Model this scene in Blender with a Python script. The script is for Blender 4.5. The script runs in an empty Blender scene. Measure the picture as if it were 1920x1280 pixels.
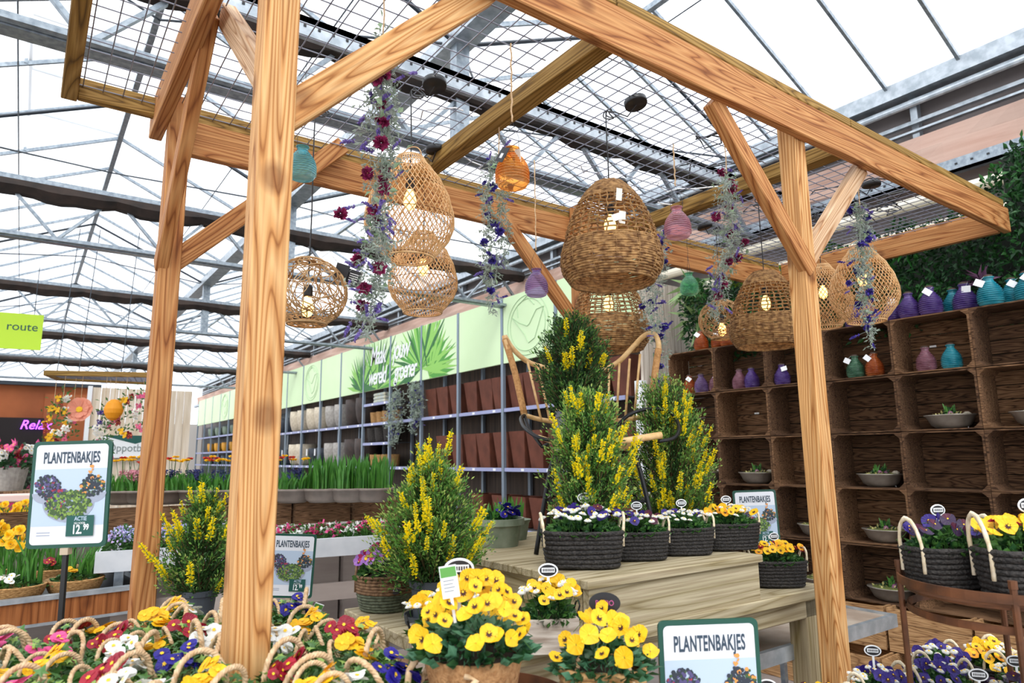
import bpy, math, random
import numpy as np
from math import sin, cos, pi, radians, sqrt, atan2
from mathutils import Vector, Matrix, Euler
S = bpy.context.scene
C = S.collection
# ---------------------------------------------------------------- camera
FPX, YAW, PIT, ROL, CH = 1268.0, 0.6231, 0.16872, -0.01056, 1.6
_cy, _sy = cos(YAW), sin(YAW)
_F0 = np.array([_sy, _cy, 0.]); _R0 = np.array([_cy, -_sy, 0.]); _U0 = np.array([0, 0, 1.])
_F = _F0*cos(PIT)+_U0*sin(PIT); _Up = -_F0*sin(PIT)+_U0*cos(PIT)
_r = _R0*cos(ROL)+_Up*sin(ROL); _u = -_R0*sin(ROL)+_Up*cos(ROL)
cam = bpy.data.objects.new('camera', bpy.data.cameras.new('camera')); C.objects.link(cam)
M = Matrix(((_r[0], _u[0], -_F[0], 0), (_r[1], _u[1], -_F[1], 0), (_r[2], _u[2], -_F[2], CH), (0, 0, 0, 1)))
cam.matrix_world = M
cam.data.sensor_width = 36; cam.data.lens = FPX/1920*36
cam.data.clip_start = .05; cam.data.clip_end = 200
cam.data.dof.use_dof = True; cam.data.dof.focus_distance = 2.9; cam.data.dof.aperture_fstop = 4.5
S.camera = cam
# measurements taken from the photograph: where a sight line meets a plane of the room
def ray(x, y): return _F+(x-960)/FPX*_r-(y-640)/FPX*_u
def atX(x, y, X): d = ray(x, y); return Vector(np.array([0, 0, CH])+d*(X/d[0]))
def atY(x, y, Y): d = ray(x, y); return Vector(np.array([0, 0, CH])+d*(Y/d[1]))
def atZ(x, y, Z): d = ray(x, y); return Vector(np.array([0, 0, CH])+d*((Z-CH)/d[2]))
def atD(x, y, D): return Vector(np.array([0, 0, CH])+ray(x, y)*D)
# ---------------------------------------------------------------- world, sun, exposure
W = bpy.data.worlds.new('overcast_sky'); S.world = W; W.use_nodes = True
nt = W.node_tree; bg = nt.nodes['Background']
tc = nt.nodes.new('ShaderNodeTexCoord'); mp = nt.nodes.new('ShaderNodeMapping'); nz = nt.nodes.new('ShaderNodeTexNoise'); cr = nt.nodes.new('ShaderNodeValToRGB')
nt.links.new(tc.outputs['Generated'], mp.inputs[0]); nt.links.new(mp.outputs[0], nz.inputs['Vector']); nz.inputs['Scale'].default_value = 2.2
nz.inputs['Detail'].default_value = 3
nt.links.new(nz.outputs['Fac'], cr.inputs[0]); nt.links.new(cr.outputs[0], bg.inputs[0])
cr.color_ramp.elements[0].position = .3; cr.color_ramp.elements[0].color = (.80, .86, .97, 1)
cr.color_ramp.elements[1].position = .6; cr.color_ramp.elements[1].color = (.97, .985, 1, 1)
bg.inputs[1].default_value = 2.0
sun = bpy.data.lights.new('sun', 'SUN'); sun.energy = 2.2; sun.angle = radians(25); sun.color = (1, .97, .92)
so = bpy.data.objects.new('sun', sun); C.objects.link(so); so.rotation_euler = Vector((.42, .62, -.95)).to_track_quat('-Z', 'Y').to_euler()
S.view_settings.view_transform = 'Standard'; S.view_settings.look = 'None'; S.view_settings.gamma = 1; S.view_settings.use_curve_mapping = False
S.view_settings.exposure = .08
try:
    S.cycles.max_bounces = 8; S.cycles.transparent_max_bounces = 24; S.cycles.use_denoising = True
    S.cycles.sample_clamp_indirect = 6; S.cycles.caustics_reflective = False; S.cycles.caustics_refractive = False
except Exception: pass
# ---------------------------------------------------------------- helpers
rnd = random.Random(7)
def lin(h):
    if isinstance(h, str):
        h = h.lstrip('#'); c = [int(h[i:i+2], 16)/255 for i in (0, 2, 4)]
    else: c = list(h)
    return tuple((x/12.92 if x <= .04045 else ((x+.055)/1.055)**2.4) for x in c[:3])+(1,)
MATS = {}
def mat(name, c, rough=.6, metal=0., c2=None, scale=8., bump=0., stretch=(1, 1, 1), emis=None, es=0., trans=0., alpha=1., spec=.5, subs=0., detail=4., sheen=0, pos=(.35, .65), bscale=None):
    if name in MATS: return MATS[name]
    m = bpy.data.materials.new(name); m.use_nodes = True; n = m.node_tree; p = n.nodes['Principled BSDF']; L = n.links.new
    p.inputs['Base Color'].default_value = lin(c); p.inputs['Roughness'].default_value = rough; p.inputs['Metallic'].default_value = metal
    p.inputs['Specular IOR Level'].default_value = spec
    if trans: p.inputs['Transmission Weight'].default_value = trans
    if alpha < 1: p.inputs['Alpha'].default_value = alpha
    if emis: p.inputs['Emission Color'].default_value = lin(emis); p.inputs['Emission Strength'].default_value = es
    if c2 or bump:
        t = n.nodes.new('ShaderNodeTexCoord'); mm = n.nodes.new('ShaderNodeMapping'); mm.inputs['Scale'].default_value = stretch
        z = n.nodes.new('ShaderNodeTexNoise'); z.inputs['Scale'].default_value = scale; z.inputs['Detail'].default_value = detail
        L(t.outputs['Object'], mm.inputs[0]); L(mm.outputs[0], z.inputs['Vector'])
        if c2:
            r = n.nodes.new('ShaderNodeValToRGB'); r.color_ramp.elements[0].position = pos[0]; r.color_ramp.elements[1].position = pos[1]
            r.color_ramp.elements[0].color = lin(c); r.color_ramp.elements[1].color = lin(c2)
            L(z.outputs['Fac'], r.inputs[0]); L(r.outputs[0], p.inputs['Base Color'])
        if bump:
            if bscale:
                z2 = n.nodes.new('ShaderNodeTexNoise'); z2.inputs['Scale'].default_value = bscale; L(mm.outputs[0], z2.inputs['Vector'])
            else: z2 = z
            b = n.nodes.new('ShaderNodeBump'); b.inputs['Strength'].default_value = bump; b.inputs['Distance'].default_value = .01
            L(z2.outputs['Fac'], b.inputs['Height']); L(b.outputs[0], p.inputs['Normal'])
    if subs:
        tr = n.nodes.new('ShaderNodeBsdfTranslucent'); mx = n.nodes.new('ShaderNodeMixShader'); mx.inputs[0].default_value = subs
        tr.inputs[0].default_value = lin(c)
        if c2: L(r.outputs[0], tr.inputs[0])
        o = n.nodes['Material Output']; L(p.outputs[0], mx.inputs[1]); L(tr.outputs[0], mx.inputs[2]); L(mx.outputs[0], o.inputs[0])
    MATS[name] = m; return m
def wood(name, light, mid, dark, rings=15., rough=.65, knots=True, grain=60., offs=0.):
    """timber sawn along its local Z: growth rings, fine grain and knots"""
    m = bpy.data.materials.new(name); m.use_nodes = True; n = m.node_tree; p = n.nodes['Principled BSDF']; L = n.links.new; N = n.nodes.new
    t = N('ShaderNodeTexCoord'); oi = N('ShaderNodeObjectInfo'); ad = N('ShaderNodeVectorMath'); ad.operation = 'MULTIPLY_ADD'
    cmb = N('ShaderNodeCombineXYZ'); L(oi.outputs['Random'], cmb.inputs[0]); L(oi.outputs['Random'], cmb.inputs[2])
    ad.inputs[1].default_value = (3.1, 1, 17.); L(cmb.outputs[0], ad.inputs[0]); L(t.outputs['Object'], ad.inputs[2])
    mp = N('ShaderNodeMapping'); mp.inputs['Scale'].default_value = (1, 1, .055); L(ad.outputs[0], mp.inputs[0])
    nz = N('ShaderNodeTexNoise'); nz.inputs['Scale'].default_value = 9.; nz.inputs['Detail'].default_value = 1.2; nz.inputs['Distortion'].default_value = .15; L(mp.outputs[0], nz.inputs['Vector'])
    mu = N('ShaderNodeMath'); mu.operation = 'MULTIPLY'; mu.inputs[1].default_value = rings*3; L(nz.outputs['Fac'], mu.inputs[0])
    fr = N('ShaderNodeMath'); fr.operation = 'PINGPONG'; fr.inputs[1].default_value = 1.; L(mu.outputs[0], fr.inputs[0])
    r = N('ShaderNodeValToRGB'); e = r.color_ramp.elements; e[0].position = 0.; e[0].color = lin(dark); e[1].position = .9; e[1].color = lin(light)
    k = e.new(.22); k.color = lin(mid); L(fr.outputs[0], r.inputs[0])
    mp2 = N('ShaderNodeMapping'); mp2.inputs['Scale'].default_value = (1, 1, .025); L(ad.outputs[0], mp2.inputs[0])
    n2 = N('ShaderNodeTexNoise'); n2.inputs['Scale'].default_value = grain*2; n2.inputs['Detail'].default_value = 3; L(mp2.outputs[0], n2.inputs['Vector'])
    m1 = N('ShaderNodeMix'); m1.data_type = 'RGBA'; m1.blend_type = 'MULTIPLY'; m1.inputs[0].default_value = .55
    r2 = N('ShaderNodeValToRGB'); r2.color_ramp.elements[0].position = .3; r2.color_ramp.elements[0].color = (.45, .36, .3, 1); r2.color_ramp.elements[1].position = .6; r2.color_ramp.elements[1].color = (1, 1, 1, 1)
    L(n2.outputs['Fac'], r2.inputs[0]); L(r.outputs[0], m1.inputs[6]); L(r2.outputs[0], m1.inputs[7])
    out = m1.outputs[2]
    if knots:
        v = N('ShaderNodeTexVoronoi'); v.inputs['Scale'].default_value = 4.2; mp3 = N('ShaderNodeMapping'); mp3.inputs['Scale'].default_value = (1, 1, .75); L(ad.outputs[0], mp3.inputs[0]); L(mp3.outputs[0], v.inputs['Vector'])
        r3 = N('ShaderNodeValToRGB'); r3.color_ramp.elements[0].position = .08; r3.color_ramp.elements[0].color = (.22, .1, .05, 1); r3.color_ramp.elements[1].position = .17; r3.color_ramp.elements[1].color = (1, 1, 1, 1)
        L(v.outputs['Distance'], r3.inputs[0]); m2 = N('ShaderNodeMix'); m2.data_type = 'RGBA'; m2.blend_type = 'MULTIPLY'; m2.inputs[0].default_value = .6
        L(out, m2.inputs[6]); L(r3.outputs[0], m2.inputs[7]); out = m2.outputs[2]
    L(out, p.inputs['Base Color']); p.inputs['Roughness'].default_value = rough; p.inputs['Specular IOR Level'].default_value = .25
    b = N('ShaderNodeBump'); b.inputs['Strength'].default_value = .35; b.inputs['Distance'].default_value = .004; L(n2.outputs['Fac'], b.inputs['Height']); L(b.outputs[0], p.inputs['Normal'])
    MATS[name] = m; return m
def V(*a): return Vector(a)
class MB:
    """collects shapes into one mesh; k = material slot"""
    def __init__(s): s.v = []; s.f = []; s.k = []; s.n = 0
    def raw(s, vs, fs, k=0):
        b = s.n; s.v.extend([tuple(q) for q in vs]); s.n += len(vs)
        s.f.extend([tuple(i+b for i in q) for q in fs]); s.k.extend([k]*len(fs)); return s
    def box(s, a, b, k=0, M=None, bev=0):
        (x0, y0, z0), (x1, y1, z1) = a, b
        if bev:
            vs = []; q = bev
            for z, ins in ((z0, q), (z0+q, 0), (z1-q, 0), (z1, q)):
                vs += [(x0+ins, y0+ins+(q if not ins else 0), z), (x0+ins+(q if not ins else 0), y0+ins, z), (x1-ins-(q if not ins else 0), y0+ins, z), (x1-ins, y0+ins+(q if not ins else 0), z),
                       (x1-ins, y1-ins-(q if not ins else 0), z), (x1-ins-(q if not ins else 0), y1-ins, z), (x0+ins+(q if not ins else 0), y1-ins, z), (x0+ins, y1-ins-(q if not ins else 0), z)]
            fs = [tuple(range(7, -1, -1)), tuple(range(24, 32))]
            for r in range(3):
                for i in range(8): fs.append((r*8+i, r*8+(i+1) % 8, r*8+8+(i+1) % 8, r*8+8+i))
        else:
            vs = [(x, y, z) for z in (z0, z1) for y in (y0, y1) for x in (x0, x1)]
            fs = [(0, 2, 3, 1), (4, 5, 7, 6), (0, 1, 5, 4), (2, 6, 7, 3), (0, 4, 6, 2), (1, 3, 7, 5)]
        if M is not None: vs = [M @ Vector(q) for q in vs]
        return s.raw(vs, fs, k)
    def tube(s, pts, r, n=6, k=0, cap=True, closed=False):
        P = [Vector(p) for p in pts]; N = len(P)
        if N < 2: return s
        rs = r if hasattr(r, '__len__') else [r]*N
        T = []
        for i in range(N):
            if closed: t = P[(i+1) % N]-P[i-1]
            else: t = P[min(i+1, N-1)]-P[max(i-1, 0)]
            T.append(t.normalized() if t.length > 1e-9 else Vector((0, 0, 1)))
        up = Vector((0, 0, 1)) if abs(T[0].z) < .9 else Vector((1, 0, 0))
        a = T[0].cross(up).normalized(); vs = []
        for i in range(N):
            a = (a-T[i]*a.dot(T[i])); a = a.normalized() if a.length > 1e-6 else T[i].orthogonal().normalized(); b = T[i].cross(a)
            for j in range(n):
                w = 2*pi*j/n; vs.append(P[i]+(a*cos(w)+b*sin(w))*rs[i])
        fs = []
        for i in range(N if closed else N-1):
            o, q = i*n, ((i+1) % N)*n
            for j in range(n): fs.append((o+j, o+(j+1) % n, q+(j+1) % n, q+j))
        if cap and not closed: fs += [tuple(range(n-1, -1, -1)), tuple(range((N-1)*n, N*n))]
        return s.raw(vs, fs, k)
    def lathe(s, prof, n=20, k=0, c=(0, 0, 0), cap0=True, cap1=False, sx=1, sy=1, M=None):
        vs = [(c[0]+r*cos(2*pi*j/n)*sx, c[1]+r*sin(2*pi*j/n)*sy, c[2]+z) for r, z in prof for j in range(n)]
        fs = []
        for i in range(len(prof)-1):
            for j in range(n): fs.append((i*n+j, i*n+(j+1) % n, (i+1)*n+(j+1) % n, (i+1)*n+j))
        if cap0: fs.append(tuple(range(n-1, -1, -1)))
        if cap1: fs.append(tuple(range((len(prof)-1)*n, len(prof)*n)))
        if M is not None: vs = [M @ Vector(q) for q in vs]
        return s.raw(vs, fs, k)
    def leaves(s, P, D, Ln, Wd, k=0, fold=.25, bend=.0, rs=None):
        """a batch of folded leaves; P, D (n,3); Ln, Wd (n,)"""
        P = np.asarray(P, float); D = np.asarray(D, float); n = len(P)
        if n == 0: return s
        Ln = np.broadcast_to(Ln, (n,)).reshape(n, 1); Wd = np.broadcast_to(Wd, (n,)).reshape(n, 1)
        D = D/(np.linalg.norm(D, axis=1, keepdims=True)+1e-9)
        R = (rs or NR).normal(size=(n, 3)); A = np.cross(D, R); A /= (np.linalg.norm(A, axis=1, keepdims=True)+1e-9); B = np.cross(D, A)
        B *= np.where(B[:, 2:3] < 0, -1, 1)
        m = P+D*Ln*.5
        vs = np.stack([P, m+A*Wd*.5+B*Wd*fold, P+D*Ln-B*Ln*bend, m-A*Wd*.5+B*Wd*fold], 1).reshape(-1, 3)
        b = s.n; s.v.extend(map(tuple, vs.tolist())); s.n += 4*n
        for i in range(n):
            o = b+4*i; s.f.append((o, o+1, o+2)); s.f.append((o, o+2, o+3))
        if hasattr(k, '__len__'):
            for q in k: s.k.append(int(q)); s.k.append(int(q))
        else: s.k.extend([k]*(2*n))
        return s
    def build(s, name, mats, parent=None, loc=(0, 0, 0), smooth=False, rot=(0, 0, 0)):
        me = bpy.data.meshes.new(name); me.from_pydata(s.v, [], s.f)
        if not isinstance(mats, (list, tuple)): mats = [mats]
        for m in mats: me.materials.append(m)
        if len(mats) > 1: me.polygons.foreach_set('material_index', s.k)
        if smooth: me.polygons.foreach_set('use_smooth', [True]*len(s.f))
        me.update()
        o = bpy.data.objects.new(name, me); C.objects.link(o); o.location = loc; o.rotation_euler = rot
        if parent: o.parent = parent
        return o
NR = np.random.RandomState(11)
def tag(o, label=None, cat=None, group=None, kind=None):
    if label: o['label'] = label
    if cat: o['category'] = cat
    if group: o['group'] = group
    if kind: o['kind'] = kind
    return o
def empty(name, loc=(0, 0, 0), rz=0, label=None, cat=None, group=None, s=1):
    o = bpy.data.objects.new(name, None); C.objects.link(o); o.location = loc; o.rotation_euler = (0, 0, rz); o.scale = (s, s, s); o.empty_display_size = .05
    return tag(o, label, cat, group)
def child(src, parent, loc=None, rot=None, s=None, name=None):
    o = src.copy(); C.objects.link(o); o.parent = parent
    if name: o.name = name
    if loc is not None: o.location = loc
    if rot is not None: o.rotation_euler = rot
    if s is not None: o.scale = (s, s, s) if not hasattr(s, '__len__') else s
    return o
def copy_tree(o, parent=None):
    kids = list(o.children)
    c = o.copy(); C.objects.link(c); c.parent = parent
    for k in kids: copy_tree(k, c)
    return c
def mesh_of(mb, name, mats, smooth=False):
    """a mesh data block kept for later objects"""
    o = mb.build(name, mats, smooth=smooth); me = o.data; bpy.data.objects.remove(o); return me
def inst(name, me, parent, loc=(0, 0, 0), rot=(0, 0, 0), s=1):
    o = bpy.data.objects.new(name, me); C.objects.link(o); o.parent = parent; o.location = loc; o.rotation_euler = rot
    o.scale = s if hasattr(s, '__len__') else (s, s, s); return o
def bar(name, p0, p1, w, h, m, parent=None, bev=.004, up=V(0, 0, 1), kind=None, extra=0.):
    """a straight timber or steel bar from p0 to p1; w across, h along 'up'; its grain runs along local Z"""
    p0 = Vector(p0); p1 = Vector(p1); z = (p1-p0); L = z.length; z = z.normalized()
    if abs(z.dot(up)) > .95: up = V(0, 1, 0)
    x = z.cross(up).normalized(); y = z.cross(x)*-1
    R = Matrix((x, y, z)).transposed().to_4x4(); mb = MB(); mb.box((-w/2, -h/2, 0-extra), (w/2, h/2, L+extra), bev=bev)
    o = mb.build(name, m, None); o.matrix_world = Matrix.Translation(p0) @ R
    if parent:
        o.parent = parent; o.matrix_parent_inverse = Matrix.Identity(4)
        o.matrix_basis = pw(parent).inverted() @ (Matrix.Translation(p0) @ R)
    if kind: o['kind'] = kind
    return o
def pw(o):
    m = Matrix.Translation(o.location) @ o.rotation_euler.to_matrix().to_4x4() @ Matrix.Diagonal((*o.scale, 1))
    return (pw(o.parent) @ m) if o.parent else m
def barmb(mb, p0, p1, w, h, k=0, up=V(0, 0, 1)):
    p0 = Vector(p0); p1 = Vector(p1); z = (p1-p0); L = z.length
    if L < 1e-6: return
    z.normalize()
    if abs(z.dot(up)) > .95: up = V(0, 1, 0)
    x = z.cross(up).normalized(); y = x.cross(z)
    R = Matrix((x, y, z)).transposed().to_4x4(); mb.box((-w/2, -h/2, 0), (w/2, h/2, L), k=k, M=Matrix.Translation(p0) @ R)
def text(name, body, m, parent, loc, rot, size, sx=1., ext=.0008, align='CENTER', shear=0., bold=0., space=1.):
    c = bpy.data.curves.new(name, 'FONT'); c.body = body; c.size = size; c.extrude = ext; c.align_x = align; c.align_y = 'CENTER'; c.shear = shear; c.offset = bold; c.space_character = space
    t = bpy.data.objects.new('text', c); C.objects.link(t); dg = bpy.context.evaluated_depsgraph_get(); dg.update()
    me = bpy.data.meshes.new_from_object(t.evaluated_get(dg)); bpy.data.objects.remove(t); me.materials.clear(); me.materials.append(m)
    o = bpy.data.objects.new(name, me); C.objects.link(o); o.parent = parent; o.location = loc; o.rotation_euler = rot; o.scale = (sx, 1, 1); return o
ORD = 'first second third fourth fifth sixth seventh eighth ninth tenth eleventh twelfth thirteenth fourteenth fifteenth sixteenth seventeenth eighteenth nineteenth twentieth'.split()+['twenty-'+w for w in 'first second third fourth fifth sixth seventh eighth ninth'.split()]
# ---------------------------------------------------------------- shared materials
larch = wood('larch', '#dcae76', '#c89056', '#9a6130')
larch2 = wood('larch_dark', '#c8925c', '#b07442', '#824c26')
larch3 = wood('larch_pale', '#dcbb98', '#c79f78', '#a3744c')
olive = wood('olive_timber', '#a8864a', '#8c6a30', '#5f461f', knots=False)
oldwood = wood('old_crate_wood', '#9a7a5c', '#7c5e45', '#4b3526', rings=6, rough=.85)
oldwood2 = wood('pale_crate_wood', '#b8946c', '#9c7650', '#6a4c32', rings=6, rough=.85)
greywood = wood('pressure_treated_wood', '#b3a585', '#9f9170', '#85764f', rings=7, rough=.85)
whitewood = wood('whitewashed_boards', '#ded5c8', '#cfc4b6', '#b3a392', rings=5)
galv = mat('galvanised_steel', '#a4adb4', .42, .75, '#828c95', 25)
galv2 = mat('bright_steel', '#bfc6cc', .4, .6, '#9ea7ae', 14)
dsteel = mat('dark_steel', '#3c4249', .45, .6)
black = mat('black_metal', '#16171a', .45, .3)
blackp = mat('black_plastic', '#1b1b1d', .4)
wire = mat('mesh_wire', '#8d8f9c', .4, .6)
white = mat('white_plastic', '#eceef0', .35)
paper = mat('white_card', '#f4f4f2', .6)
darkgreen = mat('bottle_green_plastic', '#0e4a3b', .35)
jute = mat('jute_rope', '#dcc09c', .9, 0, '#b8946a', 60, .5)
lcur = mat('curtain_dark', '#33261f', .9, 0, '#1e1713', 6)
pink = mat('pink_screen_cloth', '#e0bfae', .85, 0, '#cfa694', 3, stretch=(1, .3, 4), subs=.25)
# ================================================================ the greenhouse
def struct(o, k='structure'): o['kind'] = k; return o
flm = mat('floor_paving', '#8f8580', .8, 0, '#7a706a', 3, .2)
struct(MB().box((-8, -3, -.1), (9, 36, 0)).build('floor', flm))
glass = bpy.data.materials.new('roof_glass'); glass.use_nodes = True
_n = glass.node_tree; _n.nodes.clear(); _o = _n.nodes.new('ShaderNodeOutputMaterial'); _m = _n.nodes.new('ShaderNodeMixShader'); _t = _n.nodes.new('ShaderNodeBsdfTransparent'); _d = _n.nodes.new('ShaderNodeBsdfTranslucent')
_t.inputs[0].default_value = (.96, .98, 1, 1); _d.inputs[0].default_value = (.95, .97, 1, 1); _m.inputs[0].default_value = .3
_n.links.new(_t.outputs[0], _m.inputs[1]); _n.links.new(_d.outputs[0], _m.inputs[2]); _n.links.new(_m.outputs[0], _o.inputs[0])
VX, RX, HZ, RZ = (-5.1, -1.25, 2.6, 6.45), (-3.2, .7, 4.55), 4.98, 5.85
Y0, Y1 = -2.0, 34.0
gl = MB()
xs = [-5.1, -3.2, -1.25, .7, 2.6, 4.55, 6.45]
for i in range(6):
    za, zb = (HZ, RZ) if i % 2 == 0 else (RZ, HZ)
    gl.raw([(xs[i], Y0, za+.04), (xs[i+1], Y0, zb+.04), (xs[i+1], Y1, zb+.04), (xs[i], Y1, za+.04)], [(0, 1, 2, 3)])
struct(gl.build('ceiling', glass))
bars = MB()
for i in range(6):
    za, zb = (HZ, RZ) if i % 2 == 0 else (RZ, HZ)
    step = .62 if i == 5 else 1.15
    y = -1.6
    while y < (33 if i < 5 else 7):
        barmb(bars, (xs[i], y, za), (xs[i+1], y, zb), .028, .04); y += step
    if i == 5:
        while y < 33: barmb(bars, (xs[i], y, za), (xs[i+1], y, zb), .028, .04); y += 1.15
for x in (-3.2, .7, 4.55): barmb(bars, (x, Y0, RZ), (x, Y1, RZ), .06, .06)
struct(bars.build('trim_1', galv))
gut = MB()
for x in (-5.1, -1.25, 2.6):
    gut.box((x-.1, Y0, HZ-.1), (x+.1, Y1, HZ-.06)); gut.box((x-.1, Y0, HZ-.06), (x-.08, Y1, HZ+.04)); gut.box((x+.08, Y0, HZ-.06), (x+.1, Y1, HZ+.04))
gut.box((6.38, Y0, HZ-.1), (6.6, Y1, HZ+.05))
struct(gut.build('trim_2', galv2))
# wires and wind bracing under the glass
wr = MB()
for x in (-2.2, -.3, 1.6, 3.6):
    wr.tube([(x, Y0, 4.75), (x, Y1, 4.75)], .006, 4)
for y in (4.3, 8.57, 13.6, 18.6):
    for x0, x1 in ((-1.25, .7), (2.6, .7), (2.6, 4.55), (6.45, 4.55)):
        wr.tube([(x0, y, 4.9), (x1, y+2.4, 5.75)], .012, 5)
        wr.tube([(x0, y+.02, 4.9), (x1, y+.02, 5.75)], .02, 5)
struct(wr.build('trim_3', dsteel))
# roof vent standing open on the left slope
ven = MB()
for p, q in (((-.55, 7.2, 5.5), (-.55, 9.4, 5.5)), ((-.55, 7.2, 5.5), (.6, 7.2, 6.05)), ((-.55, 9.4, 5.5), (.6, 9.4, 6.05))): pass
a0, a1, b0, b1 = V(.7, 7.6, 5.9), V(.7, 9.9, 5.9), V(-.3, 7.6, 5.95), V(-.3, 9.9, 5.95)
for p, q in ((a0, a1), (b0, b1), (a0, b0), (a1, b1), ((a0+a1)/2, (b0+b1)/2), (b0, V(-.3, 7.6, 5.4)), (b1, V(-.3, 9.9, 5.4))): barmb(ven, p, q, .03, .04)
vf = struct(ven.build('window_1', galv))
struct(MB().raw([a0, a1, b1, b0], [(0, 1, 2, 3)]).build('window_pane', glass, vf))
# lattice trusses across the bays
def truss(y, x0=-5.1, x1=6.35, curtain=True, zt=4.6, zb=3.92, sag=0, heavy=False):
    t = empty('trim_4', (0, y, 0)); struct(t)
    m = MB(); m.box((x0, -.045, zt-.07), (x1, .045, zt)); m.box((x0, -.04, zb), (x1, .04, zb+.06))
    m.box((x0, -.1, zb+.01), (x1, -.05, zb+.05)); m.box((x0, .05, zb+.01), (x1, .1, zb+.05))
    o = m.build('chord', galv, t); struct(o)
    d = MB(); n = 11; w = (x1-x0)/n
    for i in range(n):
        xa = x0+i*w
        barmb(d, (xa, 0, zb+.05), (xa+w/2, 0, zt-.05), .045, .03); barmb(d, (xa+w/2, 0, zt-.05), (xa+w, 0, zb+.05), .045, .03)
    for x in (-1.25, 2.6): d.box((x-.06, -.05, zb+.06), (x+.06, .05, HZ-.1))
    struct(d.build('diagonal', galv, t))
    if curtain:
        c = MB(); N = 90; vs = []; fs = []
        for i in range(N+1):
            x = x0+(x1-x0)*i/N; s = .10+.05*abs(sin(i*.42))+.012*sin(i*1.9)
            for yy, zz in ((-.07, zt-.06), (-.12, zt-.08-s*.5), (-.07, zt-.09-s), (.05, zt-.09-s), (.1, zt-.08-s*.5), (.05, zt-.06)): vs.append((x, yy, zz))
        for i in range(N):
            for j in range(6): fs.append((i*6+j, i*6+(j+1) % 6, i*6+6+(j+1) % 6, i*6+6+j))
        c.raw(vs, fs); struct(c.build('folded_curtain', lcur, t))
    return t
for y in (4.3, 8.57, 13.6, 18.6, 23.6): truss(y)
# perforated cable rail under the near truss
pr = MB()
pr.box((-4, 3.55, 4.08), (6.2, 3.72, 4.12)); pr.box((-4, 3.55, 4.0), (6.2, 3.57, 4.12))
for i in range(120): pr.box((-4+i*.085, 3.545, 4.05), (-3.985+i*.085, 3.55, 4.065), k=1)
struct(pr.build('trim_5', [galv2, blackp]))
lp = MB()
for i in range(2):
    x = 2.2+i*2.2; lp.box((x, 5.4, 4.02), (x+1.5, 5.52, 4.1))
lp.box((1.5, 5.2, 4.12), (6.2, 5.28, 4.18))
struct(lp.build('trim_6', mat('off_white_enamel', '#dcd9d2', .5)))
# right-hand wall above the shelves
wgrey = mat('grey_panel', '#7d7573', .7, 0, '#6d6563', 2)
struct(MB().box((6.62, Y0, 0), (6.7, Y1, 5.0)).build('wall_right', wgrey))
tr = MB()
for z0, z1, x in ((4.80, 4.84, 6.45), (4.60, 4.635, 6.45), (4.50, 4.52, 6.4)): tr.box((x, Y0, z0), (x+.05, Y1, z1))
y = -1.5
while y < 33: tr.box((6.52, y, 4.2), (6.6, y+.06, 4.88)); y += 1.35
tr.tube([(6.3, Y0, 4.72), (6.3, Y1, 4.72)], .025, 8)
struct(tr.build('trim_7', galv2))
cu = MB(); N = 200; vs = []
for i in range(N+1):
    yy = Y0+(Y1-Y0)*i/N
    for zz, dx in ((4.44, 0), (4.3, .03*sin(i*.7)), (4.16, .04*sin(i*.7+.5)), (4.08, .05*sin(i*.45))): vs.append((6.4+dx, yy, zz))
cu.raw(vs, [(i*4+j, i*4+j+1, i*4+5+j, i*4+4+j) for i in range(N) for j in range(3)])
struct(cu.build('shade_cloth', pink))
bpy.data.objects['shade_cloth'].name = 'trim_8'
hb = MB(); hb.box((6.3, Y0, 3.98), (6.34, Y1, 4.09)); hb.box((6.3, Y0, 3.98), (6.4, Y1, 3.995))
for i in range(60): hb.box((6.295, Y0+i*.12, 4.03), (6.3, Y0+i*.12+.02, 4.045), k=1)
struct(hb.build('trim_9', [galv, blackp]))
tb = MB()
for z, x in ((3.78, 6.25), (3.5, 6.2)): tb.tube([(x, -1, z), (x, 5.6, z)], .055, 12)
struct(tb.build('trim_10', mat('cream_pipe', '#efe6d0', .4)), 'structure')
# far end: brown screens and pale boards
brown = mat('brown_screen', '#b0643a', .85, 0, '#8f4f2d', 1.2, subs=.1)
struct(MB().box((-6, 16, 2.33), (1.15, 16.08, 3.05)).box((.28, 15.95, .3), (1.15, 16.0, 2.9)).build('wall_back', brown))
struct(MB().box((-6, 15.9, 3.05), (1.2, 16.05, 3.12)).build('trim_11', dsteel))
pal = empty('wall_boards', (0, 0, 0)); pal.name = 'wall_north'; struct(pal)
m = MB(); x = 1.0
while x < 2.7: m.box((x, 15.0, .3), (x+.135, 15.04, 2.98)); x += .145
struct(m.build('board', mat('pale_boards', '#e6d8c6', .7, 0, '#cdb99f', 4, stretch=(4, 4, .3)), pal))
struct(MB().box((.92, 14.96, .3), (.99, 15.1, 3.0)).build('trim_12', white))
struct(MB().box((-7, 33.5, 0), (7, 33.6, 3.2)).build('wall_far', mat('far_wall', '#c9c4be', .8)))
# white slatted corner between the racks and the crates
sl = MB(); x = 5.0; Yc = 4.62
a = atY(1206, 700, Yc); b = atY(1290, 700, Yc)
xx = a.x; w = .098
while xx < b.x+.1: sl.box((xx, Yc, .3), (xx+w-.006, Yc+.03, 3.35)); xx += w
struct(sl.build('wall_corner', whitewood))
struct(MB().box((a.x-.075, Yc-.04, 0), (a.x-.005, Yc+.05, 2.32)).build('trim_13', white))

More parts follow.
